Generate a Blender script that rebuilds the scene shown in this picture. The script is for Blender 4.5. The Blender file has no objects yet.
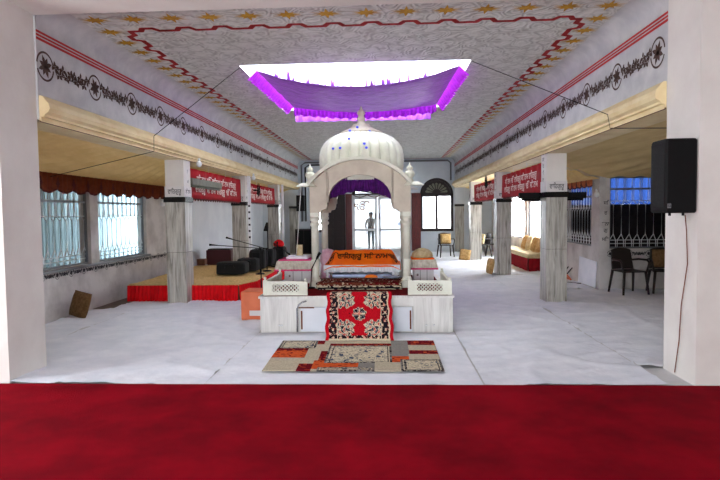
import bpy, math, random
from mathutils import Vector, Matrix, noise
R = math.radians; PI = math.pi
sin, cos = math.sin, math.cos
random.seed(7)
C = bpy.context.scene.collection

# ------------------------------------------------------------------ materials
def lin(c):
    def f(v): v /= 255.0; return v/12.92 if v <= .04045 else ((v+.055)/1.055)**2.4
    return tuple(f(v) for v in c) + (1.0,)
def newmat(name):
    m = bpy.data.materials.new(name); m.use_nodes = True
    nt = m.node_tree
    return m, nt, nt.nodes['Principled BSDF']
def N(nt, t, **kw):
    n = nt.nodes.new(t)
    for k, v in kw.items():
        if k in n.inputs.keys(): n.inputs[k].default_value = v
        else: setattr(n, k, v)
    return n
def mat(name, col, rough=.6, metal=0., col2=None, scale=6., bump=0., bscale=None, stretch=(1,1,1), detail=6., spec=.5, lo=.35, hi=.65, sheen=0., trans=0.):
    m, nt, b = newmat(name)
    b.inputs['Roughness'].default_value = rough; b.inputs['Metallic'].default_value = metal
    b.inputs['Specular IOR Level'].default_value = spec
    b.inputs['Base Color'].default_value = lin(col)
    if sheen: b.inputs['Sheen Weight'].default_value = sheen
    L = nt.links.new
    geo = N(nt, 'ShaderNodeNewGeometry'); mp = N(nt, 'ShaderNodeMapping')
    mp.inputs['Scale'].default_value = stretch
    L(geo.outputs['Position'], mp.inputs['Vector'])
    if col2 is not None:
        nz = N(nt, 'ShaderNodeTexNoise', Scale=scale, Detail=detail, Roughness=.6)
        L(mp.outputs[0], nz.inputs['Vector'])
        cr = N(nt, 'ShaderNodeValToRGB'); cr.color_ramp.elements[0].position = lo; cr.color_ramp.elements[1].position = hi
        cr.color_ramp.elements[0].color = lin(col); cr.color_ramp.elements[1].color = lin(col2)
        L(nz.outputs['Fac'], cr.inputs['Fac']); L(cr.outputs['Color'], b.inputs['Base Color'])
    if bump:
        nb = N(nt, 'ShaderNodeTexNoise', Scale=bscale or scale*3, Detail=5.)
        L(mp.outputs[0], nb.inputs['Vector'])
        bp = N(nt, 'ShaderNodeBump', Strength=bump, Distance=.02)
        L(nb.outputs['Fac'], bp.inputs['Height']); L(bp.outputs[0], b.inputs['Normal'])
    if trans:
        out = nt.nodes['Material Output']; tr = N(nt, 'ShaderNodeBsdfTranslucent'); tr.inputs['Color'].default_value = lin(col)
        mx = N(nt, 'ShaderNodeMixShader', Fac=trans); L(b.outputs[0], mx.inputs[1]); L(tr.outputs[0], mx.inputs[2]); L(mx.outputs[0], out.inputs['Surface'])
    return m
M = {}
M['plaster'] = mat('plaster', (224,220,214), .8, col2=(212,206,200), scale=1.6, bump=.12, bscale=14)
M['plaster_grey'] = mat('plaster_grey', (200,200,200), .8, col2=(180,181,184), scale=3.5, bump=.15, bscale=18)
M['plaster_aisle'] = mat('plaster_aisle', (212,208,204), .8, col2=(168,162,158), scale=2.2, bump=.25, bscale=10, lo=.4, hi=.75)
M['wall_white'] = mat('wall_white', (232,236,242), .8, col2=(220,224,232), scale=1.5)
M['wall_blue'] = mat('wall_blue', (216,224,230), .75, col2=(204,214,222), scale=2.2)
M['ceiling_plain'] = mat('ceiling_plain', (190,190,192), .85, col2=(170,170,172), scale=2)
M['cream_moulding'] = mat('cream_moulding', (236,218,172), .6, col2=(224,200,148), scale=3)
M['black'] = mat('black', (7,7,8), .6, col2=(11,11,12), scale=20, spec=.2)
M['black_cloth'] = mat('black_cloth', (7,7,8), .95, col2=(12,12,13), scale=14, bump=.3)
M['black_stone'] = mat('black_stone', (14,13,13), .25)
M['carpet'] = mat('carpet', (154,6,28), 1., col2=(104,3,18), scale=1.6, bump=.5, bscale=160, lo=.3, hi=.72, spec=.05)
M['red_rug_plain'] = mat('red_rug_plain', (120,14,22), 1., col2=(96,8,16), scale=8, spec=.1)
M['red_cloth'] = mat('red_cloth', (224,8,22), .75, col2=(198,4,18), scale=5, spec=.2)
M['red_velvet'] = mat('red_velvet', (150,6,24), .8, col2=(120,4,18), scale=5, spec=.2)
M['banner_red'] = mat('banner_red', (176,14,30), .7, col2=(150,8,24), scale=9, spec=.2)
M['gold_cloth'] = mat('gold_cloth', (234,202,138), .6, col2=(190,150,86), scale=22, bump=.4, bscale=30, spec=.3)
M['white_cloth'] = mat('white_cloth', (236,238,244), .85, col2=(222,226,234), scale=3, bump=.7, bscale=5, spec=.2)
M['pale_stone'] = mat('pale_stone', (206,206,206), .5, col2=(192,192,192), scale=3)
M['brown_floor'] = mat('brown_floor', (104,84,70), .5, col2=(80,62,50), scale=6)
M['tent'] = mat('tent', (236,212,156), .75, col2=(216,188,130), scale=5, stretch=(1,.25,1), spec=.2, trans=.22)
M['valance'] = mat('valance', (132,68,44), .85, col2=(112,54,36), scale=14, spec=.1)
M['maroon_edge'] = mat('maroon_edge', (84,14,12), .8)
M['floral_valance'] = mat('floral_valance', (206,136,96), .85, col2=(180,100,70), scale=20, spec=.1)
M['white_metal'] = mat('white_metal', (226,228,230), .45)
M['grey_metal'] = mat('grey_metal', (120,122,126), .4, .3)
M['white_marble'] = mat('white_marble', (232,232,228), .35, col2=(206,204,198), scale=2.4, stretch=(1,1,.4))
M['palki'] = mat('palki', (232,234,220), .5, col2=(214,214,198), scale=4, bump=.05, bscale=20)
M['palki_face'] = mat('palki_face', (206,196,178), .5, col2=(190,178,160), scale=5)  # darker copy of palki; the arch faces' shade is put into the colour
M['wood_dark'] = mat('wood_dark', (34,12,10), .55, col2=(20,7,6), scale=5, stretch=(4,4,.6))
M['wood_red'] = mat('wood_red', (112,34,30), .45, col2=(78,20,18), scale=6, stretch=(4,4,.6))
M['wood_brown'] = mat('wood_brown', (110,66,40), .5, col2=(84,46,26), scale=6, stretch=(3,3,.6))
M['plastic_brown'] = mat('plastic_brown', (30,20,18), .4)
M['purple'] = mat('purple', (108,52,134), .4, col2=(76,30,100), scale=9, bump=.8, bscale=9, spec=.5, trans=.05)
M['purple_frill'] = mat('purple_frill', (168,44,196), .6, col2=(128,24,160), scale=14, spec=.3, trans=.22)
M['purple_dark'] = mat('purple_dark', (92,18,120), .8, col2=(58,8,84), scale=16, bump=.5, bscale=30, spec=.3)
M['lilac'] = mat('lilac', (178,98,216), .6, col2=(152,76,198), scale=5, stretch=(3,1,.4), trans=.3)
M['orange_cloth'] = mat('orange_cloth', (255,124,12), .6, col2=(250,98,4), scale=5, bump=.25, bscale=9, spec=.3)
M['orange_box'] = mat('orange_box', (226,120,76), .55, col2=(214,106,64), scale=5)
M['orange_fold'] = mat('orange_fold', (250,132,8), .6)
M['silver_blue'] = mat('silver_blue', (150,160,186), .35, .4, col2=(120,130,160), scale=12)
M['silver_cloth'] = mat('silver_cloth', (206,200,186), .5, .2, col2=(176,168,152), scale=18)
M['pink'] = mat('pink', (214,60,120), .7)
M['pale_pink'] = mat('pale_pink', (238,200,212), .8, col2=(224,170,190), scale=30)
M['beige_cloth'] = mat('beige_cloth', (206,190,150), .8, col2=(182,160,116), scale=18, bump=.2)
M['cushion'] = mat('cushion', (206,172,118), .8, col2=(168,130,76), scale=16, bump=.2, spec=.2)
M['cushion_brown'] = mat('cushion_brown', (136,104,68), .8, col2=(104,76,46), scale=24, bump=.2, spec=.2)
M['maroon_box'] = mat('maroon_box', (74,12,18), .5)
M['green_grey'] = mat('green_grey', (112,112,96), .5, col2=(92,92,78), scale=10)
M['ink'] = mat('ink', (42,40,44), .8)
M['paper'] = mat('paper', (222,218,216), .8, col2=(208,204,202), scale=6)
M['text_white'] = mat('text_white', (236,214,206), .7)
M['star'] = mat('star', (204,154,10), .7, col2=(166,118,6), scale=16)
M['paint_red'] = mat('paint_red', (192,30,30), .7, col2=(168,20,24), scale=8)
M['paint_brown'] = mat('paint_brown', (84,58,46), .8, col2=(60,40,34), scale=14)
M['blue_bead'] = mat('blue_bead', (70,90,240), .3)
M['rust'] = mat('rust', (116,60,36), .8)
M['chrome'] = mat('chrome', (190,192,196), .25, .9)
M['tarp'] = mat('tarp', (24,42,84), .6, col2=(15,30,66), scale=3, stretch=(3,1,.5), trans=.5)
M['dark_brick'] = mat('dark_brick', (52,44,44), .9, col2=(34,28,30), scale=7)
M['concrete'] = mat('concrete', (196,192,188), .9, col2=(176,172,168), scale=2)
M['beige_wall'] = mat('beige_wall', (206,190,170), .9)
M['skin'] = mat('skin', (128,88,66), .6)
M['vest'] = mat('vest', (104,70,50), .8, col2=(84,54,38), scale=12)
M['trouser'] = mat('trouser', (84,92,92), .8)
M['shoe'] = mat('shoe', (40,36,34), .6)
M['wire_white'] = mat('wire_white', (220,220,220), .5)
# rug colours
for n, c in dict(r_red=(192,18,34), r_dred=(112,14,26), r_black=(34,26,34), r_cream=(214,200,172), r_grey=(142,138,132), r_orange=(214,92,44), r_pink=(214,128,112), r_beige=(196,184,160), r_blue=(84,92,110), r_brown=(112,60,44)).items():
    M[n] = mat(n, c, 1., col2=tuple(int(v*.86) for v in c), scale=60, spec=.05)

def marble(name, base, vein, dark):
    m, nt, b = newmat(name); L = nt.links.new
    b.inputs['Roughness'].default_value = .3
    g = N(nt, 'ShaderNodeNewGeometry'); mp = N(nt, 'ShaderNodeMapping'); mp.inputs['Scale'].default_value = (7, 7, .55)
    L(g.outputs['Position'], mp.inputs['Vector'])
    n1 = N(nt, 'ShaderNodeTexNoise', Scale=2.6, Detail=8., Roughness=.65, Distortion=.7); L(mp.outputs[0], n1.inputs['Vector'])
    cr = N(nt, 'ShaderNodeValToRGB'); e = cr.color_ramp.elements
    e[0].position = .3; e[0].color = lin(dark); e[1].position = .7; e[1].color = lin(base)
    k = cr.color_ramp.elements.new(.47); k.color = lin(vein)
    L(n1.outputs['Fac'], cr.inputs['Fac']); L(cr.outputs['Color'], b.inputs['Base Color'])
    return m
M['marble'] = marble('marble', (206,203,194), (164,160,150), (96,93,87))
M['platform_marble'] = marble('platform_marble', (232,231,227), (214,213,208), (190,188,184))

def embossed():          # wallpaper of curling leaves on the ceiling, light relief on grey
    m, nt, b = newmat('ceiling_relief'); L = nt.links.new
    b.inputs['Roughness'].default_value = .7
    g = N(nt, 'ShaderNodeNewGeometry')
    n1 = N(nt, 'ShaderNodeTexNoise', Scale=3.2, Detail=2.); L(g.outputs['Position'], n1.inputs['Vector'])
    mx = N(nt, 'ShaderNodeMixRGB', blend_type='ADD'); mx.inputs['Fac'].default_value = .35
    L(g.outputs['Position'], mx.inputs['Color1']); L(n1.outputs['Color'], mx.inputs['Color2'])
    vo = N(nt, 'ShaderNodeTexVoronoi', Scale=4.2); vo.feature = 'DISTANCE_TO_EDGE'; L(mx.outputs[0], vo.inputs['Vector'])
    v2 = N(nt, 'ShaderNodeTexVoronoi', Scale=3.1); L(mx.outputs[0], v2.inputs['Vector'])
    k_ = N(nt, 'ShaderNodeMath', operation='MULTIPLY'); k_.inputs[1].default_value = 34.; L(v2.outputs['Distance'], k_.inputs[0])
    s1 = N(nt, 'ShaderNodeMath', operation='SINE'); L(k_.outputs[0], s1.inputs[0])
    w = N(nt, 'ShaderNodeMath', operation='MULTIPLY_ADD'); w.inputs[1].default_value = .5; w.inputs[2].default_value = .5; L(s1.outputs[0], w.inputs[0])
    cr = N(nt, 'ShaderNodeValToRGB'); e = cr.color_ramp.elements
    e[0].position = .0; e[0].color = lin((172,172,168)); e[1].position = .75; e[1].color = lin((208,208,204))
    ml = N(nt, 'ShaderNodeMath', operation='MULTIPLY_ADD'); ml.inputs[1].default_value = 2.2
    L(vo.outputs['Distance'], ml.inputs[0])
    hf = N(nt, 'ShaderNodeMath', operation='MULTIPLY'); hf.inputs[1].default_value = .55; L(w.outputs[0], hf.inputs[0]); L(hf.outputs[0], ml.inputs[2])
    L(ml.outputs[0], cr.inputs['Fac']); L(cr.outputs['Color'], b.inputs['Base Color'])
    bp = N(nt, 'ShaderNodeBump', Strength=.5, Distance=.02); L(ml.outputs[0], bp.inputs['Height']); L(bp.outputs[0], b.inputs['Normal'])
    return m
M['ceiling'] = embossed()

def frosted(name, col, f):
    m, nt, b = newmat(name); L = nt.links.new; out = nt.nodes['Material Output']
    nt.nodes.remove(b)
    t = N(nt, 'ShaderNodeBsdfTransparent'); d = N(nt, 'ShaderNodeBsdfTranslucent'); d.inputs['Color'].default_value = lin(col); t.inputs['Color'].default_value = lin(col)
    mx = N(nt, 'ShaderNodeMixShader', Fac=f); L(t.outputs[0], mx.inputs[1]); L(d.outputs[0], mx.inputs[2]); L(mx.outputs[0], out.inputs['Surface'])
    return m
M['frosted'] = frosted('frosted', (250,250,250), .5)
M['clear_glass'] = frosted('clear_glass', (246,250,250), .06)
M['sheet_pc'] = frosted('sheet_pc', (132,156,166), 1.)
M['daylight_roof'] = frosted('daylight_roof', (128,117,100), 1.)

# ------------------------------------------------------------------ mesh builder
class MB:
    def __init__(s): s.v = []; s.f = []; s.m = []; s.sm = []
    def add(s, vs, fs, mi=0, smooth=False):
        o = len(s.v); s.v += [tuple(v) for v in vs]
        for f in fs: s.f.append(tuple(i+o for i in f)); s.m.append(mi); s.sm.append(smooth)
        return s
    def box(s, x0, x1, y0, y1, z0, z1, mi=0, rot=None, bev=0.):
        if bev > 0:
            return s.rbox(x0, x1, y0, y1, z0, z1, bev, mi)
        vs = [(x,y,z) for z in (z0,z1) for y in (y0,y1) for x in (x0,x1)]
        if rot is not None: vs = [rot @ Vector(v) for v in vs]
        return s.add(vs, [(0,2,3,1),(4,5,7,6),(0,1,5,4),(2,6,7,3),(0,4,6,2),(1,3,7,5)], mi)
    def rbox(s, x0, x1, y0, y1, z0, z1, b, mi=0):   # box with chamfered vertical and top edges
        def ring(i, z): return [(x0+i+b,y0+i,z),(x1-i-b,y0+i,z),(x1-i,y0+i+b,z),(x1-i,y1-i-b,z),(x1-i-b,y1-i,z),(x0+i+b,y1-i,z),(x0+i,y1-i-b,z),(x0+i,y0+i+b,z)]
        vs = ring(b*.6,z0)+ring(0,z0+b)+ring(0,z1-b)+ring(b*.6,z1)
        fs = [(7,6,5,4,3,2,1,0), tuple(range(24,32))]
        for k in range(3):
            for j in range(8): a=k*8+j; c=k*8+(j+1)%8; fs.append((a,c,c+8,a+8))
        return s.add(vs, fs, mi)
    def tube(s, pts, r, n=8, mi=0, cap=True):
        pts = [Vector(p) for p in pts]; rs = r if isinstance(r, (list,tuple)) else [r]*len(pts)
        vs = []; fs = []
        for i, p in enumerate(pts):
            d = (pts[min(i+1,len(pts)-1)]-pts[max(i-1,0)]).normalized()
            a = d.cross(Vector((0,0,1)));
            if a.length < .1: a = d.cross(Vector((0,1,0)))
            a.normalize(); b = d.cross(a)
            for j in range(n): t = 2*PI*j/n; vs.append(p+a*cos(t)*rs[i]+b*sin(t)*rs[i])
        for i in range(len(pts)-1):
            for j in range(n): k=(j+1)%n; fs.append((i*n+j,i*n+k,(i+1)*n+k,(i+1)*n+j))
        if cap: fs += [tuple(range(n))[::-1], tuple(range((len(pts)-1)*n, len(pts)*n))]
        return s.add(vs, fs, mi, True)
    def lathe(s, prof, c=(0,0,0), n=24, mi=0, flute=0, nf=0, square=False):
        vs = []; fs = []
        for (r, z) in prof:
            for j in range(n):
                t = 2*PI*j/n + (PI/4 if n == 4 else 0)
                q = r*(1-flute*(1-abs(sin(t*nf/2)))**2*min(1,max(0,(z-.1)*5)) if flute else 1)
                vs.append((c[0]+q*cos(t), c[1]+q*sin(t), c[2]+z))
        for i in range(len(prof)-1):
            for j in range(n): k=(j+1)%n; fs.append((i*n+j,i*n+k,(i+1)*n+k,(i+1)*n+j))
        fs += [tuple(range(n))[::-1], tuple(range((len(prof)-1)*n, len(prof)*n))]
        return s.add(vs, fs, mi, n > 8)
    def grid(s, fn, nu, nv, mf=None, smooth=True):
        vs = [fn(i/nu, j/nv) for j in range(nv+1) for i in range(nu+1)]; o = len(s.v); s.v += [tuple(v) for v in vs]
        for j in range(nv):
            for i in range(nu):
                a = o+j*(nu+1)+i; s.f.append((a,a+1,a+nu+2,a+nu+1)); s.m.append(mf((i+.5)/nu,(j+.5)/nv) if mf else 0); s.sm.append(smooth)
        return s
    def prism(s, poly, fr, d, mi=0):          # poly in (a,b); fr maps (a,b,c) to a point; c from 0 to d
        n = len(poly); vs = [fr(a,b,0) for a,b in poly]+[fr(a,b,d) for a,b in poly]
        fs = [tuple(range(n)), tuple(range(n,2*n))[::-1]]+[(i,(i+1)%n,(i+1)%n+n,i+n) for i in range(n)]
        return s.add(vs, fs, mi)
    def solid(s, t):                          # give a sheet a thickness
        return s
    def build(s, name, mats, parent=None, loc=None, label=None, cat=None, group=None, kind=None, thick=0., bevel=0.):
        if not isinstance(mats, (list,tuple)): mats = [mats]
        me = bpy.data.meshes.new(name)
        sh = Vector((0,0,0)); p = parent
        while p is not None: sh += p.location; p = p.parent
        if parent is None:
            if loc is None:
                xs=[v[0] for v in s.v]; ys=[v[1] for v in s.v]; zs=[v[2] for v in s.v]
                loc = ((min(xs)+max(xs))/2,(min(ys)+max(ys))/2,min(zs))
            sh = Vector(loc)
        me.from_pydata([(v[0]-sh.x,v[1]-sh.y,v[2]-sh.z) for v in s.v], [], s.f)
        for m in mats: me.materials.append(M[m] if isinstance(m,str) else m)
        me.polygons.foreach_set('material_index', s.m); me.polygons.foreach_set('use_smooth', s.sm)
        me.update(); me.validate()
        o = bpy.data.objects.new(name, me); C.objects.link(o)
        if parent is not None: o.parent = parent
        else: o.location = sh
        if thick:
            md = o.modifiers.new('thickness','SOLIDIFY'); md.thickness = thick; md.offset = 0
        if bevel:
            md = o.modifiers.new('bevel','BEVEL'); md.width = bevel; md.segments = 2; md.limit_method = 'ANGLE'
        tag(o, label, cat, group, kind)
        return o
def tag(o, label=None, cat=None, group=None, kind=None):
    if label: o['label'] = label
    if cat: o['category'] = cat
    if group: o['group'] = group
    if kind: o['kind'] = kind
    return o
def thing(name, loc, label, cat, group=None, rz=0.):
    o = bpy.data.objects.new(name, None); o.empty_display_size = .1; C.objects.link(o)
    o.location = loc; o.rotation_euler.z = rz
    return tag(o, label, cat, group)
def copy_tree(o, parent=None):
    c = o.copy(); C.objects.link(c)
    if parent is not None: c.parent = parent
    for ch in [x for x in list(C.objects) if x.parent == o]: copy_tree(ch, c)
    return c
def struct(mb, name, mats, **k): return mb.build(name, mats, loc=(0,0,0), kind='structure', **k)

def text(s, size, fr, mats, name, parent=None, squeeze=1., **k):
    """flat lettering as a mesh; fr maps (a,b) on the face to a point"""
    cu = bpy.data.curves.new('lettering','FONT'); cu.body = s; cu.size = size; cu.align_x = 'CENTER'; cu.align_y = 'CENTER'; cu.resolution_u = 2; cu.extrude = 0; cu.offset = size*.022
    to = bpy.data.objects.new('tmp', cu); C.objects.link(to)
    dg = bpy.context.evaluated_depsgraph_get(); me = to.evaluated_get(dg).to_mesh()
    mb = MB(); mb.add([fr(v.co.x*squeeze, v.co.y) for v in me.vertices], [tuple(p.vertices) for p in me.polygons])
    bpy.data.objects.remove(to); bpy.data.curves.remove(cu)
    return mb.build(name, mats, parent, **k)

VAHE = '\u0A35\u0A3E\u0A3F\u0A39\u0A17\u0A41\u0A30\u0A42'
SAT = '\u0A38\u0A3F\u0A24\u0A28\u0A3E\u0A2E'
EK = '\u0A74'

# ------------------------------------------------------------------ dimensions
XL, XR, W = -3.61, 2.78, .36
YN0, YN1 = 5.06, 5.64
ROW = [9.75, 14.05, 18.36]; YB = 22.6
ZB, ZM, ZC = 1.89, 2.65, 3.8
WL, WR = -5.1, 4.28          # outer faces of the two aisles

# ------------------------------------------------------------------ setting
struct(MB().box(-8,8,-4.5,YB+.4,-.12,0), 'floor', 'pale_stone')
# near cross wall: opening between XL and XR
struct(MB().box(-7,XL-.02,YN0,YN1,0,3.95), 'wall_front_left', 'plaster')
struct(MB().box(XR,7,YN0,YN1,0,3.95), 'wall_front_right', 'plaster')
struct(MB().box(XL-.02,XR,YN0,YN1,3.69,3.95), 'wall_front_header', 'plaster')
# near room shell, daylight from its left side and from behind
struct(MB().box(-7.2,-7,-4.5,-1,0,3.95).box(-7.2,-7,-1,1.2,0,3.95).box(-7.2,-7,1.2,4.0,0,1.).box(-7.2,-7,1.2,4.0,2.5,3.95).box(-7.2,-7,4.0,12,0,3.95), 'wall_near_left', 'plaster')
struct(MB().box(7,7.2,-4.5,11.3,0,3.95), 'wall_near_right', 'plaster')
struct(MB().box(-7.2,-3.2,-4.7,-4.5,0,3.95).box(.6,7.2,-4.7,-4.5,0,3.95).box(-3.2,.6,-4.7,-4.5,2.4,3.95), 'wall_near_back', 'plaster')
struct(MB().box(-7.2,7.2,-4.7,YN1,3.95,4.05), 'ceiling_near', 'ceiling_plain')
# hall ceiling round the skylight opening
sx0, sx1, sy0, sy1 = -2.15, 1.25, 8.15, 11.7
m = MB()
m.box(XL,XR,YN1,sy0,ZC,ZC+.1); m.box(XL,XR,sy1,YB,ZC,ZC+.1); m.box(XL,sx0,sy0,sy1,ZC,ZC+.1); m.box(sx1,XR,sy0,sy1,ZC,ZC+.1)
struct(m, 'ceiling', 'ceiling')
struct(MB().box(XR,7.2,YN1,11.5,ZC+.1,ZC+.2), 'ceiling_right_bay', 'ceiling_plain')
m = MB(); m.box(-7.2,XL,YN1,YB+.2,ZC+.1,ZC+.2).box(XR,WR+.2,11.5,YB+.2,ZC+.1,ZC+.2)
struct(m, 'ceiling_aisle', 'daylight_roof')  # unseen roof made translucent to light the aisles and cloth from above
m = MB(); h0, h1 = ZC+.1, 5.0
m.box(sx0-.1,sx0,sy0-.1,sy1+.1,h0,h1).box(sx1,sx1+.1,sy0-.1,sy1+.1,h0,h1).box(sx0,sx1,sy0-.1,sy0,h0,h1).box(sx0,sx1,sy1,sy1+.1,h0,h1)
struct(m, 'wall_skylight', 'wall_white')
# entablature over each row of columns, with cove
def entab(s, x, name):
    m = MB(); o = x + s*W
    m.box(min(x,o),max(x,o),YN1,YB,ZM-.03,3.62)
    n = 8; pts = [(x - s*.2*(1-cos(PI/2*i/n)), 3.6+.2*sin(PI/2*i/n)) for i in range(n+1)]
    y0, y1 = YN1, YB
    vs = [(a,y0,b) for a,b in pts]+[(a,y1,b) for a,b in pts]
    m.add(vs, [(i,i+1,i+n+2,i+n+1) for i in range(n)], 0, True)
    m.box(min(x+s*.001,o),max(x+s*.001,o),YN1,YB,3.62,ZC+.1)
    return struct(m, name, 'plaster_grey')
entab(-1, XL, 'wall_left_upper'); entab(1, XR, 'wall_right_upper')
def moulding(s, x, name):
    prof = [(0,2.87),(.03,2.87),(.05,2.85),(.10,2.79),(.115,2.74),(.10,2.70),(.06,2.675),(.06,2.65),(.02,2.65),(.02,2.60),(0,2.60)]
    prof += [(-W,2.60),(-W,2.62),(0,2.62)]
    m = MB(); n = len(prof)
    vs = [(x - s*a, y, b) for y in (YN1+.01,YB-.01) for a,b in prof]
    m.add(vs, [(i,i+1,i+1+n,i+n) for i in range(n-1)]+[tuple(range(11))[::-1]])
    m.box(min(x-s*.018,x-s*.003),max(x-s*.018,x-s*.003),YN1+.01,YB-.01,2.596,2.612,1)
    return struct(m, name, ['cream_moulding','maroon_edge'])
moulding(-1, XL, 'trim_1'); moulding(1, XR, 'trim_2')
# aisle outer walls with window holes
def wall_holes(x0, x1, y0, y1, z1, holes):    # wall along Y
    m = MB(); y = y0
    for (a, b, c, d) in holes:
        m.box(x0,x1,y,a,0,z1); m.box(x0,x1,a,b,0,c); m.box(x0,x1,a,b,d,z1); y = b
    m.box(x0,x1,y,y1,0,z1); return m
LW = [(6.2,9.28,.79,2.1),(9.54,11.5,.79,2.1)]
struct(wall_holes(WL-.2,WL,YN1,13.1,3.95,LW), 'wall_left', 'plaster_aisle')
struct(MB().box(WL-.2,WL,13.1,YB,0,3.95), 'wall_left_rear', 'wall_white')
RW = [(11.75,13.6,.85,2.15),(15.2,17.0,.75,2.15),(17.3,19.6,.75,2.15)]
struct(wall_holes(WR,WR+.2,11.3,YB,3.95,RW), 'wall_right', 'plaster_aisle')
# facing wall in the right aisle
m = MB(); m.box(WR+.2,7,11.3,11.5,0,.83).box(WR+.2,7,11.3,11.5,2.28,3.95).box(5.75,7,11.3,11.5,.83,2.28)
struct(m, 'wall_right_return', 'plaster_aisle')
# back wall
dx0, dx1 = -1.4, 1.02
wl0, wl1, wr0, wr1 = -3.12, -1.78, 1.38, 2.72
m = MB()
def bw(x0,x1,z0,z1,mi=0): m.box(x0,x1,YB,YB+.2,z0,z1,mi)
bw(WL-.2,wl0,0,3.95); bw(wl1,dx0,0,3.95); bw(dx1,wr0,0,3.95); bw(wr1,WR+.2,0,3.95)
bw(wl0,wl1,0,.88); bw(wr0,wr1,0,.88)
bw(wl0,wl1,3.0,3.95); bw(wr0,wr1,3.0,3.95); bw(dx0,dx1,3.05,3.95)
def spandrel(cx, r, zs, zt):       # wall filling between arch and rectangle
    for s in (-1,1):
        arc = [(cx+s*r*cos(PI/2*i/12), zs+(zt-zs)*sin(PI/2*i/12)) for i in range(13)]
        m.prism(arc+[(cx+s*r, zt)], lambda a,b,c: (a,YB+c,b), .2)
spandrel((wl0+wl1)/2, .67, 2.34, 3.0); spandrel((wr0+wr1)/2, .67, 2.34, 3.0); spandrel((dx0+dx1)/2, 1.21, 2.32, 3.05)
struct(m, 'wall_back', 'wall_blue')

# columns --------------------------------------------------------------
def column(s, x, y, name):
    a, b = (x+s*W, x) if s < 0 else (x, x+s*W)
    m = MB(); m.box(a,b,y,y+W,0,.935,0).box(a,b,y,y+W,.94,ZB-.05,0).box(a+.004,b-.004,y+.004,y+W-.004,.935,.94,1)
    m.box(a-.02,b+.02,y-.02,y+W+.02,ZB-.05,ZB+.045,1)
    m.box(a+.01,b-.01,y+.01,y+W-.01,ZB+.045,2.6,2)
    m.box(a,b,y,y+W,ZB+.045,ZB+.235,3)
    return struct(m, name, ['marble','black_stone','plaster','paper'])
k = 0
for y in ROW:
    for s, x, sd in ((-1,XL,'left'),(1,XR,'right')):
        k += 1; column(s, x, y, 'column_'+str(k))
for s, x in ((-1,XL),(1,XR)):
    k += 1
    a, b = (x+s*W, x) if s < 0 else (x, x+s*W); y = YB-.12
    struct(MB().box(a,b,y,YB,0,ZB-.05,0).box(a-.01,b+.01,y-.02,YB,ZB-.05,ZB+.04,1).box(a,b,y,YB,ZB+.04,2.6,2), 'column_'+str(k), ['marble','black_stone','wall_blue'])
# lettering on the columns (front and inner faces)
LET = MB()
def put_text(s, size, fr, squeeze=1.):
    cu = bpy.data.curves.new('l','FONT'); cu.body = s; cu.size = size; cu.align_x='CENTER'; cu.align_y='CENTER'; cu.resolution_u = 2; cu.offset = size*.012
    to = bpy.data.objects.new('tmp', cu); C.objects.link(to)
    me = to.evaluated_get(bpy.context.evaluated_depsgraph_get()).to_mesh()
    LET.add([fr(v.co.x*squeeze, v.co.y) for v in me.vertices], [tuple(p.vertices) for p in me.polygons])
    bpy.data.objects.remove(to); bpy.data.curves.remove(cu)
for y in ROW:
    zt = ZB+.14
    put_text(VAHE, .115, lambda a,b: (XL-W/2+a, y-.003, zt+b), .72)
    put_text(VAHE, .115, lambda a,b: (XR+W/2+a, y-.003, zt+b), .72)
    put_text(SAT, .105, lambda a,b: (XL+.003, y+W/2+a, zt+b), .8)
    for q in range(5):
        put_text(VAHE[q:q+2], .09, lambda a,b: (XR-.003, y+W/2-a, zt+.12*(q+1)+b), 1)
        if q < 2: put_text(SAT[q:q+2], .07, lambda a,b: (XL+.003, y+W/2+a, zt+.18*(q+1)+b), 1)
struct(LET, 'trim_3', 'ink')

# painted decoration -----------------------------------------------------
def star(m, cx, cy, z):
    pts = []; n = 8
    for i in range(2*n):
        t = PI*i/n; L = (.165 if i % 4 == 0 else .12) if i % 2 == 0 else .06
        pts.append((cx+L*cos(t), cy+L*.95*sin(t), z))
    m.add(pts+[(cx,cy,z)], [(i,(i+1)%(2*n),2*n) for i in range(2*n)])
    for sx in (-1,1):
        for sy in (-1,1): m.add([(cx+sx*.05,cy+sy*.012,z),(cx+sx*.2,cy+sy*.06,z),(cx+sx*.05,cy+sy*.03,z)],[(0,1,2)])
m = MB(); zc = ZC-.002
x = -3.24
while x < 2.6: star(m, x, 6.15, zc); x += .4347
for sx_ in (-3.27, 2.44):
    y = 6.55
    while y < 22.3: star(m, sx_, y, zc); y += .415
struct(m, 'trim_4', 'star')
def ribbon(m, pts, w, z, mi=0):
    for i in range(len(pts)-1):
        a, b = Vector(pts[i]), Vector(pts[i+1]); d = (b-a).normalized(); n = Vector((-d.y,d.x))*w/2; a = a-d*w*.25; b = b+d*w*.25
        m.add([(a+n).to_3d()+Vector((0,0,z)),(b+n).to_3d()+Vector((0,0,z)),(b-n).to_3d()+Vector((0,0,z)),(a-n).to_3d()+Vector((0,0,z))],[(0,1,2,3)],mi)
m = MB()
def steps(p0, p1, ax, amp):
    pts = []; L = p1-p0; n = max(1,round(abs(L)/.4347)); d = L/n
    for i in range(n):
        for (t, o) in ((.0,0),(.3,0),(.42,amp),(.7,amp),(.82,0)): pts.append((p0+d*(i+t), o))
    pts.append((p1,0)); return pts
zx0, zx1, zy0, zy1 = -3.03, 2.24, 6.55, 22.35
ribbon(m, [(a, zy0-o) for a,o in steps(zx0,zx1,0,.09)], .068, zc)
ribbon(m, [(zx0-o, a) for a,o in steps(zy0,zy1,0,.09)], .068, zc)
ribbon(m, [(zx1+o, a) for a,o in steps(zy0,zy1,0,.09)], .068, zc)
ribbon(m, [(XL+.2,zy1+.2),(XR-.2,zy1+.2)], .05, zc)
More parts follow.
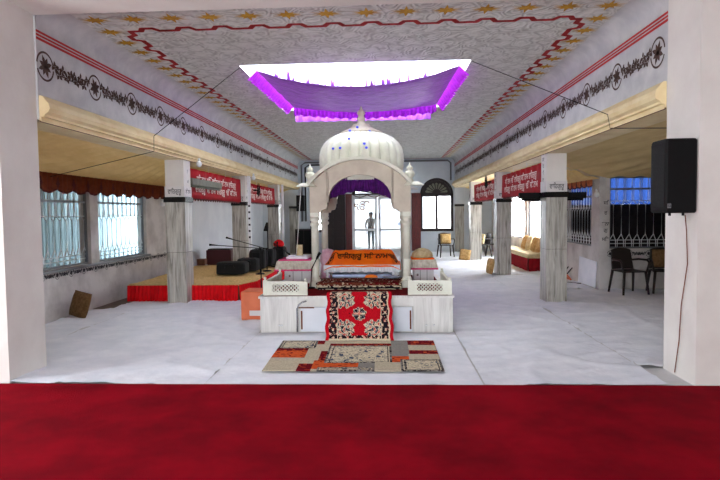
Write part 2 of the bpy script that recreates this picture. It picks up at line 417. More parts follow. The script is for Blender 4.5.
for s, x in ((1,XL+.0025),(-1,XR-.0025)):
    for z0, z1 in ((3.525,3.55),(3.49,3.512),(3.45,3.478)):
        m.add([(x,YN1,z0),(x,YB,z0),(x,YB,z1),(x,YN1,z1)],[(0,1,2,3)])
struct(m, 'trim_5', 'paint_red')
def leaf(m, fr, cx, cz, L, w, t):
    pts = [(0,0),(.3*L,w*.8),(.6*L,w),(L,0),(.6*L,-w),(.3*L,-w*.8)]
    m.add([fr(cx+a*cos(t)-b*sin(t), cz+a*sin(t)+b*cos(t)) for a,b in pts],[tuple(range(6))])
def arc(m, fr, cx, cz, rx, rz, t0, t1, w, n=14):
    for i in range(n):
        a, b = t0+(t1-t0)*i/n, t0+(t1-t0)*(i+1)/n
        m.add([fr(cx+(rx+w)*cos(a),cz+(rz+w)*sin(a)),fr(cx+(rx+w)*cos(b),cz+(rz+w)*sin(b)),fr(cx+rx*cos(b),cz+rz*sin(b)),fr(cx+rx*cos(a),cz+rz*sin(a))],[(0,1,2,3)])
def scroll_band(m, fr, y0, y1, zc_, k=1., per=1.0, off=.0):
    y = y0
    while y <= y1:
        for t0 in (.25, PI+.25): arc(m, fr, y, zc_,   .132*k, .135*k, t0+.1, t0+PI-.35, .022*k)
        for i in range(8): leaf(m, fr, y, zc_, (.105 if i%2 else .125)*k, .024*k, 2*PI*i/8+PI/8)
        for i in range(5): leaf(m, fr, y, zc_-.02*k, .05*k, .012*k, PI/2+(i-2)*.5)
        for q in (-1,1):
            for j, (dy, dz) in enumerate(((.18,.035),(.25,-.03),(.32,.03),(.4,-.025),(.47,.02))):
                if y+q*dy*k < y0-.05 or y+q*dy*k > y1+.3: continue
                for i in range(4): leaf(m, fr, y+q*dy*k, zc_+dz*k, .072*k, .02*k, i*PI/2+.6*j+.3)
                arc(m, fr, y+q*dy*k, zc_+dz*.4*k,   .05*k, .042*k, j, j+PI*1.1, .014*k, 8)
        y += per*k
m = MB()
scroll_band(m, lambda a,b: (XL+.003,a,b), 5.78, 22.0, 3.2)
scroll_band(m, lambda a,b: (XR-.003,a,b), 5.84, 22.0, 3.2)
struct(m, 'trim_6', 'paint_brown')
m = MB()
scroll_band(m, lambda a,b: (WL+.003,a,b), 6.0, 12.9, .70, .42, .9)
scroll_band(m, lambda a,b: (a,11.297,b), 4.5, 6.6, .73, .42, .9)
for z, s_ in ((1.75,SAT[0:2]),(1.55,VAHE[0:1]),(1.33,SAT[2:5]),(1.2,VAHE[4:6]),(1.02,SAT[0:3])):
    LET = MB(); put_text(s_, .1, lambda a,b: (4.4+a,11.297,z+b)); m.add(LET.v, LET.f)
struct(m, 'trim_7', 'ink')

# windows ----------------------------------------------------------------
def grille_window(name, fr, w, z0, z1, label_mat='white_metal', nb=10):
    """frame, bars with kinked tops and bottoms; fr(a,b,c): along, up, into the wall"""
    m = MB(); t = .035
    def bar(a0,a1,b0,b1,c0=.06,c1=.1): 
        vs = [fr(a,b,c) for c in (c0,c1) for b in (b0,b1) for a in (a0,a1)]
        m.add(vs,[(0,1,3,2),(4,6,7,5),(0,4,5,1),(2,3,7,6),(0,2,6,4),(1,5,7,3)])
    bar(0,w,z0,z0+t); bar(0,w,z1-t,z1); bar(0,t,z0,z1); bar(w-t,w,z0,z1)
    zt = z1-.27; bar(0,w,zt,zt+.04)
    f = struct(m, name, 'grey_metal')
    m = MB(); zm0, zm1 = z0+.22, zt-.3
    for i in range(nb):
        a = w*(i+.5)/nb; r = .008; h = w/nb*.30
        m.tube([fr(a-h,z0+.03,.09),fr(a-h,zm0-.05,.09),fr(a+h*.6,zm0+.07,.09),fr(a+h*.6,zm1,.09),fr(a-h,zm1+.07,.09),fr(a-h,z1-.03,.09)], r, 6)
        m.tube([fr(a+h*1.6,z0+.03,.09),fr(a+h*1.6,zm0-.05,.09),fr(a+h*.6,zm0+.07,.09)], r, 6)
        m.tube([fr(a+h*.6,zm1,.09),fr(a+h*1.6,zm1+.07,.09),fr(a+h*1.6,z1-.03,.09)], r, 6)
    for z in (zm0-.05, zm1+.08, z0+.1): m.tube([fr(0,z,.09),fr(w,z,.09)], .008, 6)
    m.build('window_grille', label_mat, f)
    return f
grille_window('window_1', lambda a,b,c: (WL-c,6.2+a,b), 3.08, .79, 2.1, nb=18)
grille_window('window_2', lambda a,b,c: (WL-c,9.54+a,b), 1.96, .79, 2.1, nb=11)
grille_window('window_3', lambda a,b,c: (WR+c,11.75+a,b), 1.85, .85, 2.15, nb=11)
grille_window('window_4', lambda a,b,c: (WR+c,15.2+a,b), 1.8, .75, 2.15, nb=6)
grille_window('window_5', lambda a,b,c: (WR+c,17.3+a,b), 2.3, .75, 2.15, nb=6)
grille_window('window_6', lambda a,b,c: (WR+.2+a,11.3+c,b), 1.27, .83, 2.28, nb=8)
struct(MB().box(WL-.02,WL+.03,YN1,11.6,.745,.79), 'trim_8', 'grey_metal')
m = MB()
for (a,b) in ((6.25,9.2),(9.6,11.45)): m.box(WL-.19,WL-.185,a,b,.85,1.6)
# arched windows in the back wall
def arched(name, x0, x1, panes=True):
    cx = (x0+x1)/2; r = (x1-x0)/2; m = MB(); zs = 2.34; y0 = YB-.04
    t = .1
    m.box(x0,x1,y0,YB+.06,.84,.95); m.box(x0,x0+t,y0,YB+.06,.95,zs); m.box(x1-t,x1,y0,YB+.06,.95,zs); m.box(cx-.05,cx+.05,y0,YB+.06,.95,zs)
    m.box(x0,x1,y0,YB+.06,2.26,2.38)
    n = 20; out = [(cx+r*cos(PI*i/n), zs+(3.0-zs)*sin(PI*i/n)) for i in range(n+1)]; inn = [(cx+(r-t)*cos(PI*i/n), zs+(3.0-zs-t)*sin(PI*i/n)) for i in range(n+1)]
    for i in range(n): m.prism([out[i],out[i+1],inn[i+1],inn[i]], lambda a,b,c: (a,y0+c,b), .1)
    f = struct(m, name, 'wood_dark')
    m = MB(); m.prism([(x,z) for x,z in inn], lambda a,b,c: (a,YB+.02+c,b), .02); m.build('fanlight_panel','wood_dark',f)
    m = MB()
    for i in range(9):
        t_ = PI*(i+.5)/9; a0, a1 = .17, .42
        d = (cos(t_), sin(t_)); nn = (-d[1],d[0]); w0, w1 = .012, .05
        m.prism([(cx+d[0]*a0+nn[0]*w0,zs+.06+d[1]*a0*.9+nn[1]*w0),(cx+d[0]*a1+nn[0]*w1,zs+.06+d[1]*a1*.9+nn[1]*w1),(cx+d[0]*(a1+.04),zs+.06+d[1]*(a1+.04)*.9),(cx+d[0]*a1-nn[0]*w1,zs+.06+d[1]*a1*.9-nn[1]*w1),(cx+d[0]*a0-nn[0]*w0,zs+.06+d[1]*a0*.9-nn[1]*w0)], lambda a,b,c:(a,YB+.0+c,b), .02)
    m.build('fan_ray', 'green_grey', f)
    for a,b in ((x0+t,cx-.05),(cx+.05,x1-t)):
        MB().box(a,b,YB+.03,YB+.035,.95,2.26).build('pane','frosted',f)
        g = MB()
        for i in range(1,4): g.box(a+(b-a)*i/4-.003,a+(b-a)*i/4+.003,YB+.02,YB+.028,.95,2.26)
        for j in range(1,9): g.box(a,b,YB+.02,YB+.028,.95+1.31*j/9-.003,.95+1.31*j/9+.003)
        g.build('glazing_pattern','silver_blue',f)
    return f
arched('window_7', wl0, wl1); arched('window_8', wr0, wr1)
# glazed entrance door
m = MB(); y0 = YB+.02
m.box(dx0,dx1,y0,YB+.1,2.26,2.36).box(dx0,dx0+.07,y0,YB+.1,0,2.26).box(dx1-.07,dx1,y0,YB+.1,0,2.26)
d = struct(m, 'door_1', 'white_metal')
cxs = [(-1.33,-.42),(-.28,.95)]
for a,b in cxs:
    m = MB(); t=.07; y=YB+.05
    m.box(a-.05,a+t-.02,y,y+.04,0,2.26).box(b-t+.02,b+.05,y,y+.04,0,2.26).box(a,b,y,y+.04,2.18,2.26).box(a,b,y,y+.04,.88,.97).box(a,b,y,y+.04,.0,.12)
    lf = m.build('door_frame','white_metal',d)
    MB().box(a+.05,b-.05,y+.015,y+.02,.12,2.18).build('pane','clear_glass',lf)
    MB().box((b-.03) if a<-1 else (a-.01),(b) if a<-1 else (a+.02),y-.06,y,1.35,1.6).build('handle','black',lf)
m = MB(); n=20; cx=(dx0+dx1)/2; rr=1.21
o_=[(cx+rr*cos(PI*i/n),2.36+.68*sin(PI*i/n)) for i in range(n+1)]; i_=[(cx+(rr-.12)*cos(PI*i/n),2.36+.58*sin(PI*i/n)) for i in range(n+1)]
for i in range(n): m.prism([o_[i],o_[i+1],i_[i+1],i_[i]], lambda a,b,c:(a,YB-.02+c,b), .12)
for i in range(1,10):
    t=PI*i/10; m.tube([(cx+.2*cos(t),YB+.03,2.38+.12*sin(t)),(cx+1.1*cos(t),YB+.03,2.38+.56*sin(t))],.03,6)
arc_=[]
m.box(dx0,dx1,YB-.02,YB+.1,2.36,2.42)
m.build('fanlight','wood_dark',d)
# opened wooden leaves of the entrance
def wooden_leaf(x0, x1, name, ma, mb_):
    m = MB(); y0 = YB-.1; m.box(x0,x1,y0,y0+.05,.05,2.4)
    f = struct(m, name, ma)
    q = MB(); w = x1-x0; nc = 1 if w < .5 else 2
    for j in range(nc):
        a0 = x0+w*j/nc+.05; a1 = x0+w*(j+1)/nc-.05
        for (z0,z1) in ((.15,.62),(.72,1.0),(1.1,1.3),(1.4,2.28)):
            q.box(a0,a1,y0-.025,y0,z0,z1); q.box(a0+.04,a1-.04,y0-.045,y0-.025,z0+.04,z1-.04)
    q.build('carved_panel', mb_, f); return f
wooden_leaf(-2.55,-1.68,'door_2','wood_dark','wood_dark'); wooden_leaf(-1.66,-1.4,'door_3','wood_red','wood_red'); wooden_leaf(1.03,1.40,'door_4','wood_red','wood_red')

# outside --------------------------------------------------------------
struct(MB().box(-12,12,YB+.2,40,-.15,-.02), 'ground_outside', 'concrete')
struct(MB().box(WR+.2,7.2,14.2,14.3,0,1.75,0).box(7.0,7.2,11.5,14.3,0,2.9,0).box(WR+.2,7.2,11.5,14.3,2.9,2.95,0), 'wall_shade_shed', 'dark_brick')
m = MB(); m.grid(lambda u,v: (WR+.2+2.5*u,14.22+.04*sin(u*40),1.75+1.15*v), 60, 6)
m.build('tarpaulin','tarp',label='blue tarpaulin hung outside behind the barred window at right',cat='tarpaulin')
pr = thing('porch',(-.3,26,0),'white porch with a flat roof, added to shade the view outside the glass entrance door','porch')  # invented porch; its roof and walls cut the daylight behind the door
MB().box(-2.7,2.0,22.85,29,3.0,3.12).build('roof','wall_white',pr); MB().box(-2.7,2.0,29,29.15,-.02,3.0).build('rear_wall','wall_white',pr)
for x in (-2.65,1.95): MB().box(x-.05,x+.05,22.82,27.6,-.02,3.0).build('side_wall','concrete',pr)
for x in (-2.6,1.9): MB().box(x-.1,x+.1,28.7,28.95,-.02,3.0).build('post','wall_white',pr)
MB().box(.75,1.75,28.96,29.0,-.02,.95).build('low_cabinet','beige_wall',pr); MB().box(.6,1.8,28.9,29.0,.95,1.1).build('shelf','silver_blue',pr)
b = thing('outbuilding',(3.2,33,0),'pale low building in the yard right of the added entrance porch','building')
MB().box(0.3,6,33,37,0,1.55).build('wall','beige_wall',b); MB().box(.2,6.1,32.9,37.1,1.55,1.85).build('roof','silver_blue',b)
for i in range(3): MB().box(.7+i*1.2,1.3+i*1.2,32.96,33,.5,1.2).build('window','dark_brick',b)
for i,(a,b_) in enumerate(((5.8,9.41),(9.43,13.6))):
    m=MB(); m.grid(lambda u,v:(WL-.5+.012*sin(u*(b_-a)*2*PI/.09),a+u*(b_-a),-.02+2.5*v), int((b_-a)/.015), 1)
    m.build('corrugated_sheet','sheet_pc',label='pale translucent corrugated sheet outside the '+('nearer' if i==0 else 'farther')+' left aisle window',cat='sheet')

# ------------------------------------------------------------------ aisle tents and valances
def tent(xa, za, xb, zb, y0, y1, name, label):
    m = MB(); L = y1-y0
    def fn(u, v):
        y = y0+L*v; x = xa+(xb-xa)*u
        ph = (y/4.3) % 1.0
        z = za+(zb-za)*(u**1.25) - .035*sin(PI*u)*(1-.2*sin(ph*PI))
        z += .026*max(0,sin(PI*u))**.5*sin(2*PI*((y-9)*(1-.5*u)+.25*u*u)/.27) + .008*noise.noise(Vector((x*4,y*2,0)))
        return (x,y,z)
    m.grid(fn, 40, int(L*30))
    return m.build(name,'tent',label=label,cat='tent cloth')
tent(XL-W, 2.6, WL+.02, 2.27, YN1+.02, YB-.1, 'ceiling_cloth','cream gathered cloth stretched as a ceiling over the left aisle')
tent(XR+W, 2.6, WR-.02, 2.24, 11.29, YB-.1, 'ceiling_cloth','cream gathered cloth stretched over the far right aisle')
m = MB()
def fn(u,v):
    y = YN1+.02+(11.27-YN1-.02)*v; x = XR+W+(6.9-XR-W)*u
    z = 2.6 - .34*min(1,max(0,x-XR-W)/1.15)**1.25*(.15+.85*v**2) + .02*sin(PI*u)*sin(x*16+y*3)*v
    return (x,y,z)
m.grid(fn, 90, 60); m.build('ceiling_cloth','tent',label='cream gathered cloth sagging over the near right bay by the barred window',cat='tent cloth')
def valance(fr, L, z1, drop, per, name, label, mats=('valance','maroon_edge'), motif=True):
    root = thing(name, fr(L/2, z1-drop, 0), label, 'valance')
    n = int(L/.02); vs=[]; fs=[]; mi=[]
    m = MB()
    for i in range(n+1):
        a = L*i/n; h = drop*(.80+.20*abs(sin(PI*a/per))); c = .012*sin(a*2*PI/.13)
        vs += [fr(a,z1,c), fr(a,z1-h+.03,c), fr(a,z1-h,c)]
    m.add(vs,[(3*i,3*i+3,3*i+4,3*i+1) for i in range(n)],0,True); 
    o=len(m.f); base=0
    for i in range(n): m.f.append((3*i+1,3*i+4,3*i+5,3*i+2)); m.m.append(1); m.sm.append(True)
    if motif:
        q = m; a = per
        while a < L:
            for dx,dz,r in ((0,.0,.035),(0,.055,.02),(0,-.055,.022),(.03,-.02,.018),(-.03,-.02,.018)):
                q.add([fr(a+dx+r*cos(t*PI/4),z1-drop*.45+dz+r*1.2*sin(t*PI/4),-.018) for t in range(8)],[tuple(range(8))],1)
            a += per
    m.build('cloth', list(mats), root, thick=.004)
    return root
valance(lambda a,z,c:(WL+.05-c,YN1+.05+a,z), 14.2-YN1, 2.27, .31, .43, 'valance','brown scalloped valance with maroon motifs above the left aisle windows')
valance(lambda a,z,c:(WR-.04+c,11.6+a,z), 2.9, 2.24, .16, .3, 'valance','short orange floral valance above the side window in the right aisle', ('floral_valance','maroon_edge'))

# ------------------------------------------------------------------ floor coverings
def hsh(a,b): return (sin(a*127.1+b*311.7)*43758.5453)%1.0
m = MB()
m.grid(lambda u,v:(-6.9+13.8*u, -4.4+ (5.045+4.4)*v, .012+ (.002*noise.noise(Vector((u*9,v*9,0))))), 60, 60)
m.box(-6.9,6.9,-4.4,5.045,.0005,.010)
m.build('carpet','carpet',label='large plain crimson carpet across the foreground floor',cat='carpet')
def sheet(x0,x1,y0,y1,label,seed,cut=None):
    m=MB(); nx=max(8,int((x1-x0)/.05)); ny=int((y1-y0)/.05)
    def fn(u,v):
        x=x0+(x1-x0)*u; y=y0+(y1-y0)*v
        if cut: x = cut(x,y)
        p=Vector((x*.9+seed,y*.9,seed)); a=1-abs(noise.noise(p))*2; a=max(0,a)**10
        p2=Vector((x*.6+y*.8+seed,(y-x*.5)*2.2,3)); b=max(0,1-abs(noise.noise(p2))*2)**14
        if x0>-1.8 and x1<1.1 and y0<5.1: a*=.3; b*=.3
        return (x,y,.006+.022*a+.018*b+.005*noise.noise(Vector((x*2.5,y*2.5,9)))+ .006)
    m.grid(fn,nx,ny)
    m.build('floor_sheet','white_cloth',label=label,cat='sheet',group=None)
def cutl(x,y): return max(x, -4.72 if y>9.2 else (-5.08+ max(0,(y-8.8))*.9))
sheet(-5.08,-4.3,5.3,9.98,'narrow white floor sheet along the left aisle wall',1.3,cutl)
sheet(-4.292,-1.732,5.05,10.0,'white floor sheet in front of the red-skirted dais, left of the marble platform',2.7)
sheet(-1.728,.88,5.05,7.28,'white floor sheet under the patchwork rug before the platform',4.1)
sheet(.895,2.55,5.05,14.0,'white floor sheet right of the platform, running past the nearer columns',5.6)
sheet(2.56,6.8,5.65,11.28,'white floor sheet in the near right bay under the dark chairs',6.4)
sheet(-2.5,.88,10.0,22.3,'white floor sheet behind the platform towards the entrance door',7.2)
sheet(.895,4.2,14.02,22.4,'bright white floor sheet in the far right corner of the hall',8.8)
sheet(2.56,4.24,11.3,14.0,'white floor sheet beside the side window of the right aisle',9.8)

MB().box(-5.09,-4.74,9.25,13.9,.001,.006).build('bare_floor_strip','brown_floor',label='narrow strip of bare brown floor along the left wall beside the dais',cat='mat')  # thin slab standing for the uncovered brown floor
def rugpat(u,v):          # oriental rug: indexes into RC
    if u<.05 or u>.95: return 0
    n1=hsh(int(u*90),int(v*120)); n2=hsh(int(u*45)+3,int(v*60)+5)
    if v<.025 or v>.975: return 2
    if u<.185 or u>.815 or v<.07 or v>.93:
        uu = abs(u-.5); 
        if abs(uu-.325)<.008 or abs(uu-.44)<.005: return 2
        fl = sin(v*PI*14)*cos((uu-.385)*60)
        if fl>.55: return 4 if n1>.45 else 2
        return 1 if n2>.2 else (2 if n1>.6 else 5)
    v=(v-.0)/.86 if v<.86 else 1
    x=(u-.5)/.305; y=(v-.52)/.44; ax,ay=abs(x),abs(y)
    r=math.hypot(x,y*1.05); an=math.atan2(y,x)
    rim=.33+.03*sin(8*an)
    if r<rim:
        if r<.07: return 4
        if r>rim-.04: return 2 if n1>.5 else 1
        if ax<.04 or abs(y)<.04: return 4 if n1>.5 else 2
        return (1 if n1>.12 else 3) if sin(an*8+r*20)<.7 else (3 if n1>.4 else 2)
    edge=.40+.16*cos(ay*5.2)+.05*sin(ay*22)
    red = ax<edge*(1 if ay<.8 else .8) or ay<.30+.06*sin(ax*18)
    if red: return 0 if n1>.04 else 5
    q=noise.noise(Vector((ax*9,ay*9,3)))
    if q>.25: return 4 if n1>.4 else 0
    if q<-.18: return 1 if n1>.3 else 3
    return 2 if n1>.22 else 3
RC=['r_red','r_black','r_cream','r_blue','r_pink','r_dred']
# hanging rug over the platform edge
def rugpath(v):   # v 0 at the bottom
    segs=[(6.69,.045),(7.21,.50),(7.27,.548),(7.42,.545)]
    L=[0]
    for i in range(3): L.append(L[-1]+math.dist(segs[i],segs[i+1]))
    t=v*L[-1]
    for i in range(3):
        if t<=L[i+1]+1e-9:
            k=(t-L[i])/(L[i+1]-L[i]); return (segs[i][0]+(segs[i+1][0]-segs[i][0])*k, segs[i][1]+(segs[i+1][1]-segs[i][1])*k)
m=MB()
def fn(u,v):
    y,z=rugpath(v); xl=-.765-.035*v; xr=.08-.03*v
    wob=.012*sin(v*22)*(1 if u<.5 else -1)*abs(u-.5)*2
    return (xl+(xr-xl)*u+wob*.7, y-.012*sin(u*9+v*5)*(1-v), z+.004*sin(v*30))
m.grid(fn,100,130,rugpat); m.build('hanging_rug',RC,label='red oriental rug with dark medallion draped over the platform front',cat='rug',thick=.008)
# patchwork rug on the floor
PW=[(0,.24,.7,1,'F'),(0,.2,.62,.7,5),(0,.2,.38,.62,6),(0,.2,0,.38,7),(.19,.27,0,.2,5),(.2,.29,.2,.7,7),(.29,.33,.3,.6,5),(.24,.29,.85,1,5),(.29,.5,.85,1,7),(.5,.72,.88,1,7),
    (.27,.33,.05,.3,6),(.27,.53,.1,.22,6),(.33,.72,.22,.8,'F'),(.33,.72,.8,.88,5),(.72,.83,.25,1,8),(.72,.82,.24,.43,6),(.83,1,.82,1,5),(.83,1,.63,.82,7),(.83,1,.5,.63,5),(.82,1,.33,.5,7),(.77,1,0,.33,'F'),
    (.53,.62,.1,.22,8),(.62,.77,0,.24,7),(.3,.62,0,.1,'F')]
def patch(u,v):
    c=7
    for (a,b,c0,d,k) in PW:
        if a<=u<b and c0<=v<d:
            if k=='F':
                n1=hsh(int(u*110),int(v*80)); e=min(u-a,b-u,(v-c0)*.7,(d-v)*.7)
                if e<.012: c=8 if n1>.4 else 1
                elif .02<e<.028: c=1 if n1>.3 else 8
                else:
                    q=noise.noise(Vector((u*38,v*26,2.5))); c = 8 if abs(q)<.07 else (3 if q>.42 else (2 if n1>.15 else 7))
            elif k in (5,6): c = k if hsh(int(u*60),int(v*90))>.12 else (6 if k==5 else 5)
            else: c=k
    return c
m=MB(); m.grid(lambda u,v:(-1.26-.03*v+(1.82+.03*v)*u,5.40+1.30*v,.036+.003*noise.noise(Vector((u*4,v*4,0)))),150,100,patch)
m.build('patchwork_rug',RC+['r_orange','r_beige','r_grey'],label='beige, grey and red patchwork rug lying before the platform',cat='rug',thick=.008)

# ------------------------------------------------------------------ marble platform
px0,px1,py0,py1,pz=-1.72,.88,7.3,9.8,.5
P=thing('platform',((px0+px1)/2,(py0+py1)/2,0),'white marble platform carrying the domed shrine, with two cupboard doors in front','platform')
m=MB(); m.box(px0+.01,-1.19,py0+.01,py1,0,pz-.03).box(.35,px1-.01,py0+.01,py1,0,pz-.03).box(-1.19,.35,py0+.05,py1,0,pz-.03)
for z in (.15,): m.box(px0+.012,-1.2,py0+.0095,py0+.012,z-.002,z)
m.build('body','platform_marble',P)
MB().box(px0-.01,px1+.01,py0-.01,py1+.01,pz-.03,pz).build('top_slab','platform_marble',P)
MB().box(-1.19,.35,py0+.02,py0+.05,.36,pz-.03).build('lintel','white_marble',P)
for x0,x1,hs in ((-1.16,-.42,0),(-.40,.33,1)):
    dr=MB().box(x0,x1,py0+.02,py0+.05,.02,.345).build('door','wall_white',P)
    MB().box((x1-.03) if hs else x0+.0,(x1-.01) if hs else x0+.02,py0+.01,py0+.02,.05,.3).build('rusty_hinge','rust',dr)
MB().box(-1.19,-.98,py0+.012,py0+.02,.335,.35).build('rusty_strip','rust',P)
MB().tube([(-1.21,py0+.0,.02),(-1.21,py0+.0,.33),(-1.19,py0,.38),(-1.14,py0,.42),(-1.08,py0,.435)],.012,8).build('pipe','chrome',P)
for x in (-1.45,-1.42,.52,.62): MB().lathe([(.014,0),(.014,.012),(.005,.018)],(x,py0+.0,.1),10).build('stud','white_metal',P)
# red carpet on the platform top
m=MB(); m.box(px0+.07,px1-.07,py0+.03,py1-.1,pz+.001,pz+.008); m.build('platform_carpet','red_rug_plain',label='dark red carpet covering the top of the marble platform',cat='carpet')
# lattice railings
def railing(x0,x1,name,label,side):
    r=thing(name,((x0+x1)/2,py0+.04,pz),label,'railing','marble lattice railings on the platform corners')
    y=py0+.02; zb=pz+.008
    def post(x,yy,h=.25):
        MB().box(x-.025,x+.025,yy,yy+.05,zb,zb+h-.045).lathe([(.022,h-.045),(.012,h-.035),(.022,h-.02),(.02,h-.008),(.006,h)],(x,yy+.025,zb),12).build('post','palki',r)
    post(x0+.025,y); post(x1-.025,y,.23)
    def panel(fr,L):
        m=MB()
        def bx(a0,a1,b0,b1,t0,t1): 
            vs=[fr(a,c,b) for b in (b0,b1) for c in (t0,t1) for a in (a0,a1)]; m.add(vs,[(0,2,3,1),(4,5,7,6),(0,1,5,4),(2,6,7,3),(0,4,6,2),(1,3,7,5)])
        bx(0,L,0,.05,0,.04); bx(0,L,.15,.19,0,.04); bx(0,.07,.05,.15,.004,.036); bx(L-.07,L,.05,.15,.004,.036)
        m.build('rail','palki',r)
        m=MB(); n=max(3,int((L-.14)/.045)); w=(L-.14)/n
        for i in range(-3,n):
            for sg in (1,-1):
                a0=.07+w*i; a1=a0+.1
                if sg<0: a0,a1=a1,a0
                # clip to panel
                t0,t1=0.,1.
                lo,hi=.07,L-.07
                def cl(a): return (a-a0)/(a1-a0)
                ts=sorted((cl(lo),cl(hi))); t0=max(0,ts[0]); t1=min(1,ts[1])
                if t1-t0<.05: continue
                A=(a0+(a1-a0)*t0,.05+.1*t0); B=(a0+(a1-a0)*t1,.05+.1*t1); d=Vector((B[0]-A[0],B[1]-A[1])).normalized(); nn=Vector((-d.y,d.x))*.0068
                vs=[fr(p[0]+s_*nn.x,c,p[1]+s_*nn.y) for c in (.01,.022) for p in (A,B) for s_ in (-1,1)]
                m.add(vs,[(0,1,3,2),(4,6,7,5),(0,2,6,4),(1,5,7,3),(0,4,5,1),(2,3,7,6)])
        m.build('lattice','palki',r)
    panel(lambda a,c,b:(x0+.05+a,y+.005+c,zb+b),(x1-x0)-.1)
    xs=x0+.025 if side<0 else x1-.025
    panel(lambda a,c,b:(xs-.02+c,y+.05+a,zb+b),1.0)
    post(xs,y+1.05)
railing(-1.67,-1.07,'lattice_railing','white marble lattice railing on the left corner of the platform',-1)
railing(.28,.86,'lattice_railing','white marble lattice railing on the right corner of the platform',1)

# ------------------------------------------------------------------ domed shrine
SX=-.38; ya,yb=8.04,9.46   # front and rear pillar faces
S=thing('domed_shrine',(SX,(ya+yb)/2,pz),'cream marble domed shrine canopy on four pillars','shrine')
def pillar(x,y):
    m=MB(); z=pz+.008
    m.box(x-.085,x+.085,y-.085,y+.085,z,z+.1,bev=.01)
    m.lathe([(.075,.1),(.08,.12),(.06,.15),(.055,.17),(.06,.4),(.062,.42)],(x,y,z),16)
    m.lathe([(.056,.42),(.054,.85),(.052,.90),(.072,.92),(.074,.95),(.058,.965),(.056,.985),(.072,1.0),(.074,1.03),(.06,1.045)],(x,y,z),16)
    m.box(x-.065,x+.065,y-.065,y+.065,z+1.045,z+1.5,bev=.006)
    m.build('pillar','palki',S)
hw=.675
for x in (SX-hw,SX+hw):
    for y in (ya+.065,yb-.065): pillar(x,y)
zs_=2.0
def archpoly():
    c=2.375; hc=hw+.06; rise=c-zs_; Ro=(hc*hc+rise*rise)/(2*rise); 
    th=math.asin(hc/Ro); out=[(Ro*sin(-th+2*th*i/28), c-Ro+Ro*cos(-th+2*th*i/28)) for i in range(29)]
    inn=[(.575,1.62),(.56,1.66),(.50,1.67),(.475,1.72),(.485,1.75),(.455,1.78),(.46,1.80)]
    n=18; arcin=[(.46*cos(PI/2*i/n), 1.80+.365*sin(PI/2*i/n)) for i in range(1,n+1)]
    r=inn+arcin; l=[(-a,b) for a,b in r[::-1][1:]]
    return out, r+l, hc
out,inn,hc=archpoly()
def arch_strip(fr,d,mi,m):
    # strips between inner and outer by matching x
    full_in=[(hc,1.62)]+inn+[(-hc,1.62)]
    def top(x):
        for i in range(len(out)-1):
            a,b=out[i],out[i+1]
            if min(a[0],b[0])-1e-6<=x<=max(a[0],b[0])+1e-6: t=(x-a[0])/(b[0]-a[0]); return a[1]+t*(b[1]-a[1])
        return zs_
    pts=inn[:]; pts=[(hc,1.62)]+pts+[(-hc,1.62)]
    for i in range(len(pts)-1):
        a,b=pts[i],pts[i+1]
        if abs(a[0]-b[0])<1e-4: a=(a[0]+1e-3,a[1])
        m.prism([a,b,(b[0],top(b[0])),(a[0],top(a[0]))],fr,d,mi)
for (y,dd) in ((ya-.01,.13),(yb-.12,.13)):
    m=MB(); arch_strip(lambda a,b,c:(SX+a,y+c,b),dd,0,m); m.build('arch','palki_face',S)
dpt=(yb-ya); 
for s in (-1,1):
    m=MB(); k=(dpt/2-.0)/hc
    arch_strip(lambda a,b,c:(SX+s*(hw+.06)-s*c,(ya+yb)/2+a*k*.98,b if b<1.8 else 1.8+(b-1.8)*.5),.13,0,m); m.build('arch','palki_face',S)
# projecting rim over front and rear arch
for y0_,y1_ in ((ya-.14,ya+.0),(yb,yb+.14)):
    m=MB()
    o2=[(a*1.03,b+.045) for a,b in out]
    for i in range(len(out)-1): m.prism([out[i],out[i+1],o2[i+1],o2[i]],lambda a,b,c:(SX+a,y0_+c,b),y1_-y0_)
    m.build('arch_rim','palki',S)
# eave slabs with finials at the corners
for sx_ in (-1,1):
    for yy in (ya,yb):
        x=SX+sx_*(hw+.09)
        m=MB(); m.add([(x-.13 if sx_>0 else x-.16,yy-.13,zs_),(x+.16 if sx_>0 else x+.13,yy-.13,zs_),(x+.16 if sx_>0 else x+.13,yy+.13,zs_),(x-.13 if sx_>0 else x-.16,yy+.13,zs_)]+
                     [(x-.08,yy-.08,zs_+.05),(x+.08,yy-.08,zs_+.05),(x+.08,yy+.08,zs_+.05),(x-.08,yy+.08,zs_+.05)],
                     [(0,3,2,1),(4,5,6,7),(0,1,5,4),(1,2,6,5),(2,3,7,6),(3,0,4,7)])
        m.build('eave_slab','palki',S)
        MB().lathe([(.055,0),(.06,.02),(.036,.05),(.06,.08),(.075,.115),(.06,.155),(.03,.17),(.048,.19),(.04,.215),(.014,.24),(.004,.28)],(x-sx_*.04,yy,zs_+.05),16).build('finial','palki',S)
m=MB(); m.box(SX-.62,SX+.62,ya+.12,yb-.12,2.2,2.24); m.build('inner_ceiling','palki',S)
cy=(ya+yb)/2
prof=[(.60,-.1),(.61,0),(.635,.03),(.66,.12),(.668,.22),(.664,.32),(.64,.42),(.59,.50),(.51,.575),(.40,.63),(.30,.66),(.2,.675)]
m=MB(); m.lathe([(.62,-.04),(.62,.0)],(SX,cy,2.2),48); m.lathe(prof,(SX,cy,2.2),384,flute=.15,nf=24); m.build('dome','palki',S)
MB().lathe([(.33,-.02),(.34,.005),(.29,.03),(.22,.06),(.15,.10),(.13,.14),(.06,.15),(.055,.2),(.075,.22),(.05,.25),(.045,.28),(.07,.31),(.05,.34),(.02,.38),(.008,.42)],(SX,cy,2.86),64,flute=.06,nf=16).build('lotus_finial','palki_face',S)
bd=[(-.1,.32,.27),(.05,.42,.2),(-.38,.3,.12),(-.26,.33,.14),(.27,.3,.22),(-.12,.5,.5),(.09,.36,.35)]
